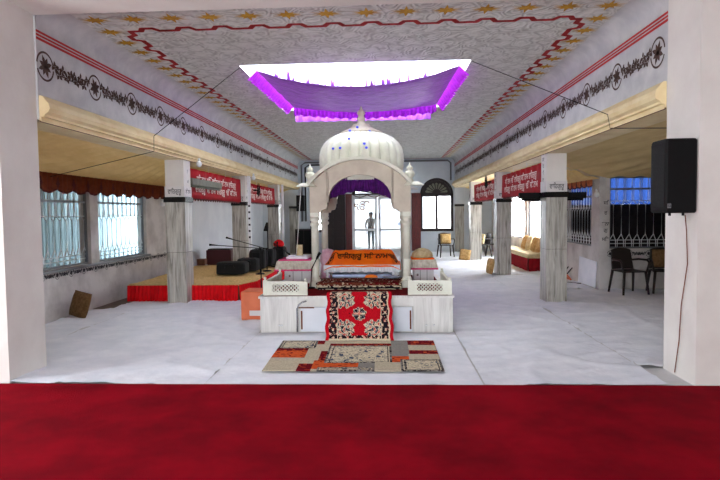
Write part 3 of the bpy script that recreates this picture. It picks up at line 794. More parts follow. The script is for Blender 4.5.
for i,(a,zz,rb) in enumerate(((-.155,2.68,.62),(-.40,2.55,.65),(-.29,2.55,.65),(-.16,2.84,.36),(.14,2.82,.36),(.10,2.54,.66),(.07,2.6,.65),(-.05,2.9,.26))):
    rr_=math.sqrt(max(.01,rb*rb-a*a))+.005
    MB().lathe([(.002,0),(.018,.006),(.022,.02),(.016,.034),(.002,.034)],(SX+a,cy-rr_,zz),8).build('blue_bulb','blue_bead',S)
# purple frill inside the arch
m=MB()
def fn(u,v):
    x=-.45+.9*u; top=1.85+.36*math.sqrt(max(0,1-(x/.47)**2)); bot=1.82+.11*sin(u*PI); bot=min(bot,top-.01)
    return (SX+x, ya+.145+.012*sin(u*150)*(.3+v), top+(bot-top)*v+ (.008*sin(u*50) if v>.9 else 0))
m.grid(fn,180,8); m.build('arch_frill','purple_dark',label='dark purple gathered frill hanging inside the shrine arch',cat='frill',thick=.003)
# mattress, bed, drapes
m=MB()
def mp_(u,v):
    n1=hsh(int(u*90),int(v*40)); q=noise.noise(Vector((u*30,v*14,1)))
    if abs(v-.5)>.46 or .1<v<.17 or abs(u-.5)>.48: return 2 if q>-.1 else 1
    if v<.1: return 1
    return 9 if q>-.05 else (2 if q<-.3 and n1>.3 else 5)
def fn(u,v):
    # wraps over: v 0..0.3 front face, rest top
    x=-1.0+1.22*u
    if v<.28: y,z=7.84+.01*sin(u*60), pz+.012+.095*(v/.28)
    else: y,z=7.85+.56*((v-.28)/.72), pz+.11+.012*sin(v*9)*sin(u*5)
    return (x-.02*sin(v*7),y,z)
m.grid(fn,110,60,mp_); m.box(-.99,.21,7.86,8.4,pz+.01,pz+.1,1)
m.build('folded_mattress',RC+['r_orange','r_beige','r_grey','r_brown'],label='brown patterned floor mattress with cream border in front of the bed',cat='mattress')
B=thing('scripture_bed',(-.39,8.8,pz+.01),'low white bed with fringed cover inside the domed shrine','bed')
by0,by1=8.55,9.1
for x in (-.93,.15):
    for y in (by0+.03,by1-.03): MB().lathe([(.028,0),(.022,.03),(.03,.08),(.02,.12),(.028,.2)],(x,y,pz+.01),12).build('leg','white_metal',B)
MB().box(-.98,.2,by0,by1,pz+.19,pz+.28,bev=.01).build('bed_frame','white_metal',B)
m=MB()
def fn(u,v): return (-.985+1.19*u, by0-.012-.008*sin(u*170)*v, pz+.30-(.11+.008*sin(u*60))*v)
m.grid(fn,200,4); m.build('fringe','white_cloth',B,thick=.002)
MB().box(-.86,.08,by0+.06,by1-.05,pz+.04,pz+.15,bev=.01).build('lower_shelf','silver_blue',B)
# orange cloth over cushions
m=MB()
def ocl(u,v):
    x=-.98+1.2*u; k=min(1,min(u,1-u)*7.5); k=k*k*(3-2*k)
    if v<.55:
        t=v/.55; y=by0-.03+.27*t; z=pz+.27+(.05+.20*k)*t+.012*noise.noise(Vector((u*9,v*6,0)))
        z-=(1-t)*.0
    else:
        t=(v-.55)/.45; y=by0+.24+.36*t; z=pz+.32+.20*k-.09*t*k+.012*noise.noise(Vector((u*9,v*6,0)))
    z+= -.045*(1-k)*(1 if v<.3 else .4)
    return (x,y,z)
m.grid(ocl,80,30)
oc=thing('orange_cloth',(-.39,8.7,pz+.28),'bright orange cloth with dark lettering spread over the bed in the shrine','cloth')
m.build('cloth','orange_cloth',oc,thick=.004)
text(EK+VAHE+' '+SAT+EK,.13,lambda a,b:(lambda p:(p[0],p[1]-.012,p[2]+.012))(ocl(min(.98,max(.02,.5+a/1.2)),max(.02,min(.54,.32+b*1.6)))),'black','lettering',oc,squeeze=1.0)
m=MB(); m.grid(lambda u,v:(-.34+.2*u,8.42-.1+.14*v,pz+.13+.035*sin(PI*u)**.5*sin(PI*v)**.5 if 0<u<1 and 0<v<1 else pz+.125),20,12)
m.build('folded_cloth','orange_fold',label='small folded orange cloth lying on the brown mattress',cat='cloth')
MB().lathe([(.09,0),(.13,.012),(.14,.02),(.12,.022),(.0,.016)],(.08,8.3,pz+.125),24).build('plate','silver_blue',label='pale round plate on the right end of the brown mattress',cat='plate')
m=MB(); m.lathe([(.02,0),(.08,.03),(.09,.08),(.05,.13),(.01,.14)],(-.98,9.0,pz+.38),14); 
# side tables
def side_table(x0,x1,y0,y1,cx0,cx1,label,lc):
    t=thing('side_table',((x0+x1)/2,(y0+y1)/2,pz+.008),label,'table')
    MB().box(x0,x1,y0,y1,pz+.008,pz+.22,bev=.008).build('cabinet','white_metal',t)
    w=(x1-x0)/3
    for i in range(1,3): MB().box(x0+w*i-.004,x0+w*i+.004,y0-.004,y0,pz+.02,pz+.2).build('panel_gap','grey_metal',t)
    MB().lathe([(.016,0),(.016,.03),(.006,.034)],(x0+w*.6,y0-.008,pz+.11),10).build('knob','chrome',t)
    d=thing('table_cloth',((x0+x1)/2,(y0+y1)/2,pz+.2),lc,'tablecloth')
    m=MB()
    def fn(u,v):
        a=u*4; k=int(a)%4; f=a-int(a); z=pz+.36-.15*v; e=.01+.03*v+.008*sin(u*4*60)*(.3+v)
        X0,X1,Y0,Y1=cx0-e,cx1+e,y0-.03-e,y1+.02+e
        if u>=1: k,f=0,0
        p=[(X0+(X1-X0)*f,Y0),(X1,Y0+(Y1-Y0)*f),(X1-(X1-X0)*f,Y1),(X0,Y1-(Y1-Y0)*f)][k]
        return (p[0],p[1],z)
    m.grid(fn,240,6,lambda u,v:1 if v>.86 else 0); m.box(cx0-.01,cx1+.01,y0-.04,y1+.03,pz+.225,pz+.365,0)
    m.build('skirt',['silver_cloth','pink'],d)
    MB().box(cx0+.01,cx1-.01,y0-.03,y1+.02,pz+.365,pz+.385,bev=.008).build('edge_band','orange_cloth' if x0>0 else 'pink',d)
side_table(-1.62,-1.2,8.62,9.05,-1.72,-1.18,'small white cabinet table on the platform, left of the shrine','silver pleated cloth with pink edging on the left side table')
side_table(.42,.74,8.7,9.05,.38,.76,'small white cabinet table on the platform, right of the shrine','silver pleated cloth with pink and orange edging on the right side table')
m=MB(); m.lathe([(.165,0),(.175,.02),(.16,.07),(.11,.12),(.04,.145),(.005,.15)],(.57,8.87,pz+.388),24,flute=.03,nf=10); m.build('round_cushion','beige_cloth',label='beige domed bundle on top of the right side table',cat='bundle')
MB().box(-1.6,-1.25,8.66,9.0,pz+.388,pz+.43,bev=.012).build('folded_cloth','white_cloth',label='white folded cloth on top of the left side table',cat='cloth')
m=MB()
def fn(u,v):
    th=2*PI*u; k=1+.25*noise.noise(Vector((cos(th)*2.5,sin(th)*2.5,v*7))); q=[.13,.12,.11,.12,.115,.09,.01][int(v*6)]
    return (-1.0+q*k*cos(th),9.32+q*k*.8*sin(th),pz+.012+.50*v)
m.grid(fn,32,18); m.build('fabric_bundle','pale_pink',label='pale pink fabric bundle behind the left end of the orange cloth',cat='bundle')
MB().box(-1.47,-1.37,8.9,8.96,pz+.43,pz+.60).build('card_stand','beige_cloth',label='small cream card standing on the left side table',cat='card')
# mic leaning by the left pillar
t=thing('microphone_stand',(-1.12,8.02,pz+.01),'short black microphone stand beside the front left shrine pillar','microphone stand')
MB().lathe([(.07,0),(.07,.015),(.02,.025)],(-1.12,8.02,pz+.01),16).build('base','black',t)
MB().tube([(-1.12,8.02,pz+.02),(-1.1,8.02,pz+.3),(-1.02,8.05,pz+.46)],.008,8).build('pole','black',t)
MB().tube([(-1.03,8.045,pz+.44),(-1.0,8.06,pz+.50),(-.98,8.07,pz+.53)],[.014,.02,.022],10).build('microphone','black',t)
# donation box
t=thing('donation_box',(-1.98,8.35,0),'orange cloth-covered box standing left of the marble platform','box')
MB().box(-2.2,-1.76,8.15,8.62,.015,.44,bev=.012).build('body','orange_box',t)
MB().box(-2.07,-1.85,8.143,8.152,.08,.16).build('label_plate','paper',t)

# ------------------------------------------------------------------ skylight canopy
K=thing('ceiling_canopy',(-.42,10,3.5),'shiny purple cloth canopy with frilled edges slung under the skylight','canopy')
kx0,kx1,ky0,ky1=-1.96,1.12,8.45,11.4
def cz(u,v):
    su=4*u*(1-u); return 3.80-.27*su*(1-v)-.10*su*v-.10*math.sqrt(max(0,su*4*v*(1-v)))+.012*noise.noise(Vector((u*12,v*9,0)))
m=MB(); m.grid(lambda u,v:(kx0+(kx1-kx0)*u+.15*(v)*(.5-u),ky0+(ky1-ky0)*v,cz(u,v)),60,50); m.build('cloth','purple',K)
def frill(edge,L,drop,out,name='frill'):
    m=MB(); n=int(L/.012)
    m.grid(lambda u,v:(lambda p,o:(p[0]+o[0]*(out*v+.03*sin(u*L*70)*v),p[1]+o[1]*(out*v+.03*sin(u*L*70)*v),p[2]-drop*v*(1+.1*sin(u*L*33))))(*edge(u)),n,4)
    m.build(name,'purple_frill',K)
frill(lambda u:((kx0+.15*u*.5,ky0+(ky1-ky0)*u,cz(0,u)),(-1,0)),3.,.13,.12)
frill(lambda u:((kx1-.15*u*.5,ky0+(ky1-ky0)*u,cz(1,u)),(1,0)),3.,.13,.12)
frill(lambda u:((kx0+.075+(kx1-kx0-.15)*u,ky1,cz(u,1)),(0,1)),3.,.15,.03)
m=MB(); m.grid(lambda u,v:(-1.88+2.82*u+.004*sin(v*9),sy1-.12+.025*sin(u*90)+.02*sin(u*31),3.79-.26*v),160,6); m.build('rear_drape','lilac',K)
for i in range(50):
    a=random.random()*.9+.05; x=kx0+(kx1-kx0)*a; L=.06+.12*random.random()
    w=.008+.01*random.random()
    MB().add([(x-w,ky0+.01,cz(a,0)-.01),(x+w,ky0+.01,cz(a,0)-.01),(x+w*.4,ky0-.04,cz(a,0)+L),(x-w*.4,ky0-.04,cz(a,0)+L)],[(0,1,2,3)]).build('ribbon','lilac',K,thick=.002)
# dark cables strung across
for pts,lb in (([(-2.14,8.2,3.79),(-3.48,8.2,2.8),(-3.485,8.2,2.57),(-5.08,8.1,2.2)],'thin dark cable from the skylight down over the left aisle'),
               ([(1.27,8.2,3.79),(2.64,6.75,2.74),(2.65,6.7,2.57),(3.6,6.0,2.45)],'thin dark cable from the skylight down to the right moulding')):
    MB().tube(pts,.005,6).build('cable','black',label=lb,cat='cable')
MB().tube([(-1.25,8.1,2.0),(-1.3,8.2,1.6),(-1.36,8.4,1.25),(-1.42,8.6,.98)],.006,6).build('cable','wire_white',label='thin white wire hanging from the left eave of the shrine',cat='cable')

# ------------------------------------------------------------------ music dais
Dz=.3
D=thing('stage_dais',(-3.8,12.5,0),'low dais with gold cover and red pleated skirt in the left aisle','dais')
outl=[(-4.84,10.03),(-2.75,10.03),(-2.55,10.6),(-2.6,17.0),(-3.55,17.0),(-3.55,13.98),(-4.84,13.98)]
m=MB(); m.prism(outl,lambda a,b,c:(a,b,.02+c),Dz-.03); m.build('platform_frame','wood_brown',D)
m=MB()
def inside(x,y): return True
n=len(outl)
m.prism([(a,b) for a,b in outl],lambda a,b,c:(a,b,Dz-.01+c),.02)
def gt(u,v):
    y=10.02+3.95*v; x1=-2.75+.2*min(1,max(0,(y-10.02)/.6)) ; x=-4.84+(x1+4.84)*u
    return (x,y,Dz+.012+.02*abs(noise.noise(Vector((x*2,y*2,0))))+.008*noise.noise(Vector((x*9,y*9,0))))
m.grid(gt,50,80); m.grid(lambda u,v:(-3.55+.97*u,13.97+3.0*v,Dz+.012+.01*abs(noise.noise(Vector((u*4,v*9,0))))),20,40)
m.build('gold_cover','gold_cloth',D)
def skirt(p,q):
    L=math.dist(p,q); dx,dy=(q[0]-p[0])/L,(q[1]-p[1])/L
    m=MB(); m.grid(lambda u,v:(p[0]+dx*L*u+dy*((.012+.014*v)*(1.5+sin(u*L*84)+.4*sin(u*L*31))),p[1]+dy*L*u-dx*((.012+.014*v)*(1.5+sin(u*L*84)+.4*sin(u*L*31))),Dz+.005-(Dz-.01)*v),int(L/.012),5)
    m.build('skirt','red_cloth',D)
skirt(outl[0],outl[1]); skirt(outl[1],outl[2]); skirt(outl[2],outl[3])
# black bags
def bag(x0,x1,y0,y1,z0,h,label,seed):
    t=thing('instrument_bag',((x0+x1)/2,(y0+y1)/2,z0),label,'bag')
    m=MB(); a=(x1-x0)/2; b=(y1-y0)/2; cx_,cy_=(x0+x1)/2,(y0+y1)/2
    def fn(u,v):
        th=2*PI*u; ph=PI*(v-.5); e=.34
        def sp(c): return (abs(c)**e)*(1 if c>=0 else -1)
        k=1+.06*noise.noise(Vector((cos(th)*2+seed,sin(th)*2,v*3)))
        z=z0+h/2+h/2*sp(sin(ph))*k
        return (cx_+a*sp(cos(ph))*sp(cos(th))*k,cy_+b*sp(cos(ph))*sp(sin(th))*k,max(z0,z))
    m.grid(fn,40,20); m.build('body','black_cloth',t)
    MB().tube([(cx_-.1,y0-.01,z0+h*.55),(cx_-.09,y0-.04,z0+h*.85),(cx_+.09,y0-.04,z0+h*.85),(cx_+.1,y0-.01,z0+h*.55)],.009,6).build('handle','black',t)
zt=Dz+.035
bag(-3.62,-2.98,11.4,11.85,zt,.27,'large black instrument bag nearest the front of the dais',1)
bag(-3.32,-2.86,11.98,12.4,zt,.30,'black instrument bag just behind the frontmost bag',2)
bag(-3.2,-2.82,12.6,13.0,zt,.46,'upright black bag in the middle of the instrument cluster',3)
bag(-3.1,-2.75,13.2,13.7,zt,.42,'rearmost low black bag on the dais',4)
bag(-3.05,-2.72,14.5,14.95,zt,.40,'tall black bag at the back beneath the red bundle',5)
m=MB(); m.lathe([(.08,0),(.14,.02),(.15,.08),(.11,.15),(.03,.19)],(-2.9,14.7,zt+.40),16,flute=.08,nf=7); m.build('red_bundle','red_cloth',label='red cloth bundle lying on the tall black bag',cat='bundle')
# harmonium
t=thing('harmonium',(-4.5,15.0,.0),'closed maroon harmonium case standing by the white left wall','harmonium')
MB().box(-4.86,-4.18,14.6,14.95,.28,.66,bev=.015).build('case','maroon_box',t); MB().box(-4.82,-4.22,14.62,14.93,.66,.69).build('lid','wood_dark',t); MB().box(-4.84,-4.2,14.62,14.93,.0,.28).build('stand','wood_brown',t)
MB().box(-4.75,-4.55,13.55,13.75,zt+.012,zt+.17,bev=.01).build('small_crate','wood_brown',label='small brown wooden crate on the dais beside the left wall',cat='crate')
# microphone stands
def micstand(x,y,h,boom,label,z0=zt,base=True):
    t=thing('microphone_stand',(x,y,z0),label,'microphone stand')
    MB().lathe([(.10,0),(.10,.012),(.02,.03)],(x,y,z0),16).build('base','black',t)
    MB().tube([(x,y,z0+.02),(x,y,z0+h)],.011,8).build('pole','black',t)
    if boom:
        a=Vector((x,y,z0+h)); b=Vector(boom); MB().tube([a+(a-b)*.12,a,b],.008,8).build('boom','black',t)
        d=(b-a).normalized(); MB().tube([b-d*.02,b+d*.1,b+d*.15],[.012,.018,.024],10).build('microphone','black',t)
    MB().lathe([(.018,-.02),(.018,.02)],(x,y,z0+h),10).build('clamp','black',t)
micstand(-2.16,9.35,1.0,None,'thin black microphone pole standing on the floor before the dais corner',.012)
micstand(-2.2,11.0,1.02,None,'tall black microphone pole right of the black bags',.015)
micstand(-2.7,11.6,.55,(-3.5,11.2,.98),'black boom microphone stand reaching left over the front bag')
micstand(-2.68,12.2,.5,(-3.42,12.1,1.06),'black boom microphone stand reaching left, behind the front one')
micstand(-2.7,13.2,.55,(-2.3,12.6,.72),'black boom microphone stand pointing right towards the platform')
# loudspeaker and clutter at the far left
def speaker(x0,x1,y0,y1,z0,z1,label,grp=None):
    t=thing('loudspeaker',((x0+x1)/2,(y0+y1)/2,z0),label,'loudspeaker')
    MB().box(x0,x1,y0,y1,z0,z1,bev=.015).build('cabinet','black',t)
    return t
s=speaker(-3.62,-3.3,22.1,22.4,1.72,2.36,'black loudspeaker high on the rear wall at the left')
MB().box(-3.58,-3.34,22.09,22.1,1.78,2.3).build('grille','black_cloth',s); MB().box(-3.5,-3.42,22.4,22.48,2.0,2.1).build('bracket','grey_metal',s)
t=thing('dark_cupboard',(-3.2,22.1,0),'dark low cupboard against the rear wall left of the shrine','cupboard')
MB().box(-3.65,-2.95,21.9,22.35,.0,1.0).build('body','wood_dark',t); MB().box(-3.62,-3.31,21.89,21.9,.05,.95).box(-3.29,-2.98,21.89,21.9,.05,.95).build('door','black',t)
t=thing('lectern',(-4.1,20,0),'dark slanted lectern in the left aisle beyond the third column','lectern')
MB().box(-4.35,-3.95,19.9,20.2,0,1.0).build('body','wood_dark',t)
m=MB(); m.add([(-4.45,19.8,1.0),(-3.85,19.8,1.0),(-3.85,20.25,1.25),(-4.45,20.25,1.25),(-4.45,19.8,1.06),(-3.85,19.8,1.06),(-3.85,20.25,1.31),(-4.45,20.25,1.31)],[(0,3,2,1),(4,5,6,7),(0,1,5,4),(1,2,6,5),(2,3,7,6),(3,0,4,7)]); m.build('top','black',t)
# near loudspeaker on the right pier
s=speaker(2.50,2.775,5.07,5.36,1.57,2.235,'black loudspeaker mounted on the near right pier')
MB().box(2.494,2.5,5.09,5.34,1.62,2.2).build('grille','black_cloth',s)
bg=MB().box(2.515,2.545,5.064,5.07,1.615,1.655).build('badge','grey_metal',s)
text('S2',.03,lambda a,b:(2.53+a,5.0635,1.635+b),'black','lettering',s)
for x in (2.6,2.72): MB().tube([(x,5.2,1.575),(x,5.2,1.545)],.012,8).build('knob','black',s)
MB().tube([(2.74,5.2,1.55),(2.765,5.22,1.4),(2.768,5.2,1.1),(2.77,5.3,.7),(2.77,5.33,.35),(2.77,5.4,.03)],.005,6).build('cable','rust',label='thin brown cable running down the near right pier below the loudspeaker',cat='cable')

# ------------------------------------------------------------------ banners, fixtures
def banner(x,y0,y1,z0,z1,label,s):
    t=thing('banner',(x,(y0+y1)/2,z0),label,'banner')
    L=y1-y0
    m=MB(); m.grid(lambda u,v:(x+.012*sin(u*L*14)*v,y0+L*u,z0+(z1-z0)*v),int(L/.04),6,lambda u,v:1 if (v<.08 or v>.93) else 0); m.build('cloth',['banner_red','cream_moulding'],t,thick=.004)
    m2=None; a=VAHE+'  '+SAT+'  '+VAHE+'  '+EK
    for zz in (.32,.66):
        text(a+' '+SAT if zz<.5 else SAT+' '+EK+' '+VAHE+' '+SAT+' '+VAHE,.17,lambda p,q:(x+s*.016,(y0+y1)/2+s*p,z0+(z1-z0)*zz+q),'text_white','lettering',t,squeeze=1.15)
    for q in (.02,.34,.66,.98): MB().tube([(x,y0+L*q,z1-.01),(x,y0+L*q,2.6)],.004,5).build('string','wire_white',t)
    m=MB(); m.grid(lambda u,v:(x-s*.03,y0+L*u,z0+.02-.07*v*(.5+.5*abs(sin(u*L*PI/.16)))),int(L/.02),1); m.build('scalloped_edge','maroon_edge',t)
banner(-3.72,10.15,14.02,1.93,2.5,'red cloth banner with pale lettering between the first two left columns',1)
banner(-3.72,14.45,18.33,1.95,2.46,'red cloth banner with pale lettering between the second and third left columns',1)
banner(2.9,10.3,14.02,1.95,2.5,'red cloth banner with pale lettering between the first two right columns',-1)
banner(2.9,14.45,18.33,1.95,2.48,'red cloth banner with pale lettering between the second and third right columns',-1)
def batten(x0,x1,y0,y1,z0,z1,m1,label):
    t=thing('tube_light',((x0+x1)/2,(y0+y1)/2,z0),label,'light fitting')
    MB().box(x0,x1,y0,y1,z0+.05,z1,bev=.01).build('housing',m1,t)
    if y1-y0>x1-x0: MB().tube([((x0+x1)/2,y0+.05,z0+.03),((x0+x1)/2,y1-.05,z0+.03)],.02,8).build('tube','green_grey',t)
    else: MB().tube([(x0+.05,(y0+y1)/2,z0+.03),(x1-.05,(y0+y1)/2,z0+.03)],.02,8).build('tube',m1,t)
batten(-3.68,-3.6,10.15,12.0,2.12,2.3,'green_grey','unlit grey-green tube light fitting before the nearer left banner')
batten(2.42,3.62,10.16,10.26,1.78,1.94,'black','long black batten fixed behind the first right column')
for x,y,z,lb in ((-4.98,12.1,1.80,'small white globe lamp on the left aisle wall behind the first column'),(-3.5,10.25,2.5,'small white globe lamp under the left moulding beside the first column'),(4.2,11.25,1.86,'small white globe lamp on the wall corner in the right aisle'),(-3.45,14.3,2.5,'small white globe lamp under the left moulding near the second column')):
    t=thing('globe_lamp',(x,y,z),lb,'lamp')
    MB().lathe([(.002,0),(.04,.02),(.055,.06),(.04,.1),(.02,.12)],(x,y,z),14).build('globe','white_metal',t)
    MB().lathe([(.024,0),(.024,.05)],(x,y,z+.12),10).build('socket','white_metal',t)
def fan(x,y,z,s,label):
    t=thing('wall_fan',(x,y,z),label,'fan')
    MB().tube([(x+s*.02,y,z),(x-s*.1,y,z)],.02,8).build('bracket','black',t)
    m=MB()
    for r in (.17,.12,.06): 
        m.tube([(x-s*.12,y+r*cos(i*PI/10),z+r*sin(i*PI/10)) for i in range(21)],.006,5,cap=False)
    for i in range(16): m.tube([(x-s*.13,y,z),(x-s*.12,y+.17*cos(i*PI/8),z+.17*sin(i*PI/8))],.003,4)
    m.build('guard','black',t)
    m=MB()
    for i in range(3):
        a=i*2*PI/3; m.grid(lambda u,v:(x-s*(.09+.03*v),y+.15*u*cos(a+(v-.5)*.9),z+.15*u*sin(a+(v-.5)*.9)),5,5)
    m.build('blade','black',t,thick=.004)
fan(-3.5,14.55,2.25,-1,'black wall fan under the left moulding by the second column')
fan(2.72,14.55,2.38,1,'black wall fan under the right moulding by the second column')
for y,x in ((14.0,-3.5),(18.3,-3.46)):
    t=thing('white_pole',(x,y,0.31 if y<15 else .012),'slim white pole '+('with pasted labels standing against the second left column' if y<15 else 'standing against the third left column'),'pole')
    z0=.33 if y<15 else .012
    MB().box(x-.035,x+.035,y-.03,y+.03,z0,2.59).build('shaft','white_metal',t)
    if y<15:
        m=MB()
        for i in range(6): m.box(x-.025,x+.025,y-.033,y-.03,1.0+.16*i,1.05+.16*i)
        m.build('label_strip','ink',t)
# conduit on the rear wall
m=MB(); m.tube([(-3.45,YB-.06,1.3),(-3.45,YB-.06,3.6),(-3.3,YB-.06,3.7),(2.5,YB-.06,3.7),(2.62,YB-.06,3.6),(2.62,YB-.06,2.9)],.035,8); m.build('conduit','grey_metal',label='dark conduit pipe along the top of the rear wall',cat='pipe')
m=MB(); m.tube([(-3.3,YB-.05,1.3),(-3.3,YB-.05,3.5),(-3.15,YB-.05,3.6),(-1.2,YB-.05,3.6)],.03,8); m.build('conduit','black',label='second, lower conduit pipe on the left of the rear wall',cat='pipe')
# hanging emblem in the doorway
t=thing('hanging_emblem',(-1.05,22.2,1.65),'brown wire emblem hanging inside the entrance, left of the standing man','emblem')
text(EK,.42,lambda a,b:(-1.0+a,22.2,1.86+b),'rust','glyph',t)
MB().tube([(-1.06,22.2,2.1),(-1.06,22.2,2.38)],.006,6).build('string','rust',t)
m=MB()
for i in range(60):
    u=i/59; x=-1.35+2.3*u; z=2.36-.1*abs(sin(u*PI*4))
    m.lathe([(.002,-.02),(.028,0),(.002,.02)],(x,22.52,z),6)
m.tube([(-1.35+2.3*i/40,22.52,2.37-.1*abs(sin(i/40*PI*4))) for i in range(41)],.008,5)
m.build('garland','maroon_box',label='dark red garland strung across the top of the entrance door',cat='garland')

# ------------------------------------------------------------------ chairs, benches, cushions
def chair():
    r=thing('armchair',(0,0,0),'x','chair')
    m=MB(); m.grid(lambda u,v:(-.23+.46*u,-.22+.44*v,.43-.02*sin(PI*u)*sin(PI*v)),8,8); m.build('seat','plastic_brown',r,thick=.02)
    m=MB()
    m.grid(lambda u,v:((-.22+.44*u)*(1-.12*v),.21+.08*v+.03*sin(PI*u),.45+.4*v-.03*(2*u-1)**2*v),12,10); m.build('backrest','plastic_brown',r,thick=.018)
    for sx in (-1,1):
        for sy in (-1,1): MB().tube([(sx*.21,sy*.2,.43),(sx*.25,sy*.24+(.03 if sy>0 else 0),0)],[.026,.02],8).build('leg','plastic_brown',r)
        MB().tube([(sx*.23,-.2,.42),(sx*.27,-.21,.6),(sx*.27,-.15,.645),(sx*.26,.1,.645),(sx*.2,.24,.62)],.02,8).build('armrest','plastic_brown',r)
    return r
ch=chair(); first=True
def place_chair(x,y,rz,label):
    global first
    c=ch if first else copy_tree(ch); first=False
    c.location=(x,y,.014); c.rotation_euler.z=rz; c['label']=label; c['group']='dark plastic armchairs'; return c
place_chair(2.1,19.7,R(8),'dark plastic armchair under the arched window at the rear right')
place_chair(3.35,19.6,R(-75),'dark plastic armchair in the right aisle beyond the second column')
place_chair(3.9,19.9,R(-60),'dark plastic armchair beside the far end of the red bench')
place_chair(5.3,10.75,R(-12),'dark plastic armchair before the barred window, half hidden by the near right pier')
place_chair(4.62,10.72,R(8),'dark plastic armchair left of its neighbour before the barred window')
def cushion(w,h,t,loc,rot,mt,label,grp=None):
    m=MB()
    def fn(s):
        def g(u,v):
            a=2*u-1; b=2*v-1; k=(1-a**4)*(1-b**4); k=max(0,k)**.5
            pinch=1-.07*(1-abs(a)**2)*0; ex=1-.06*(1-b*b); ey=1-.06*(1-a*a)
            return (a*w/2*(ey+.0),s*t/2*k,(b*h/2)*(ex)+h/2)
        return g
    m.grid(fn(-1),14,14); m.grid(fn(1),14,14)
    o=m.build('cushion',mt,loc=(0,0,0),label=label,cat='cushion',group=grp); o.location=loc; o.rotation_euler=rot; return o
cushion(.38,.36,.13,(2.12,19.78,.49),(R(-12),0,R(8)),'cushion','beige cushion on the armchair under the arched window')
cushion(.40,.34,.12,(5.33,10.84,.5),(R(-10),0,R(-12)),'cushion_brown','brown cushion on the armchair half hidden by the near right pier')
cushion(.38,.40,.12,(-4.90,8.42,.02),(R(-14),R(8),R(-22)),'cushion_brown','brown cushion propped against the left aisle wall')
cushion(.36,.36,.12,(2.56,18.3,.02),(R(-12),R(6),R(-20)),'cushion','beige cushion leaning on the foot of the third right column')
cushion(.38,.40,.12,(2.62,14.2,.02),(R(-8),0,R(-80)),'cushion','beige cushion leaning on the foot of the second right column')
cushion(.34,.36,.14,(3.3,19.45,.48),(R(-10),0,R(-75)),'beige_cloth','pale cushion on the armchair beyond the second right column')
# red bench
t=thing('bench',(4.0,16.6,0),'long red-skirted bench with beige top along the right aisle wall','bench')
MB().box(3.76,4.24,14.75,18.4,.02,.34).build('frame','wood_brown',t)
m=MB()
for (p,q) in (((3.75,18.4),(3.75,14.74)),((3.75,14.74),(4.25,14.74))):
    L=math.dist(p,q); dx,dy=(q[0]-p[0])/L,(q[1]-p[1])/L
    m.grid(lambda u,v:(p[0]+dx*L*u+dy*.012*(1+sin(u*L*40)),p[1]+dy*L*u-dx*.012*(1+sin(u*L*40)),.36-.35*v),int(L/.02),4)
m.build('skirt','red_velvet',t)
MB().rbox(3.71,4.26,14.7,18.45,.36,.47,.03).build('seat_pad','beige_cloth',t)
for i,(y,mm) in enumerate(((15.1,'cushion'),(15.62,'cushion'),(16.2,'beige_cloth'),(16.7,'cushion'))):
    cushion(.42,.42,.13,(4.08,y,.485),(R(-16),R((i%2)*6-3),R(-90)),mm,['beige cushion nearest the camera on the red bench','second beige cushion along the red bench','pale cushion in the middle of the red bench','farthest beige cushion on the red bench'][i])
# folded stool and white board in the right aisle
t=thing('folded_stool',(4.0,12.6,0),'tilted reddish brown folding stool against the right aisle wall','stool')
Rt=Matrix.Translation((3.98,12.55,.2))@Matrix.Rotation(R(50),4,'Y')
MB().box(-.17,.17,-.17,.17,-.015,.015,rot=Rt).build('seat','orange_box',t)
for y in (12.42,12.68): MB().tube([(3.85,y,.02),(4.12,y,.34)],.012,6).build('leg','black',t); 
MB().tube([(3.84,12.42,.03),(4.2,12.1,.03)],.01,6).build('rail','black',t)
m=MB(); m.add([(4.235,11.4,.03),(4.235,12.4,.03),(4.265,12.4,.60),(4.265,11.4,.56),(4.25,11.4,.03),(4.25,12.4,.03),(4.278,12.4,.60),(4.278,11.4,.56)],[(0,1,2,3),(4,7,6,5),(0,4,5,1),(2,6,7,3),(0,3,7,4),(1,5,6,2)])
m.build('white_board','white_cloth',label='plain white board leaning on the low wall under the side window',cat='board')

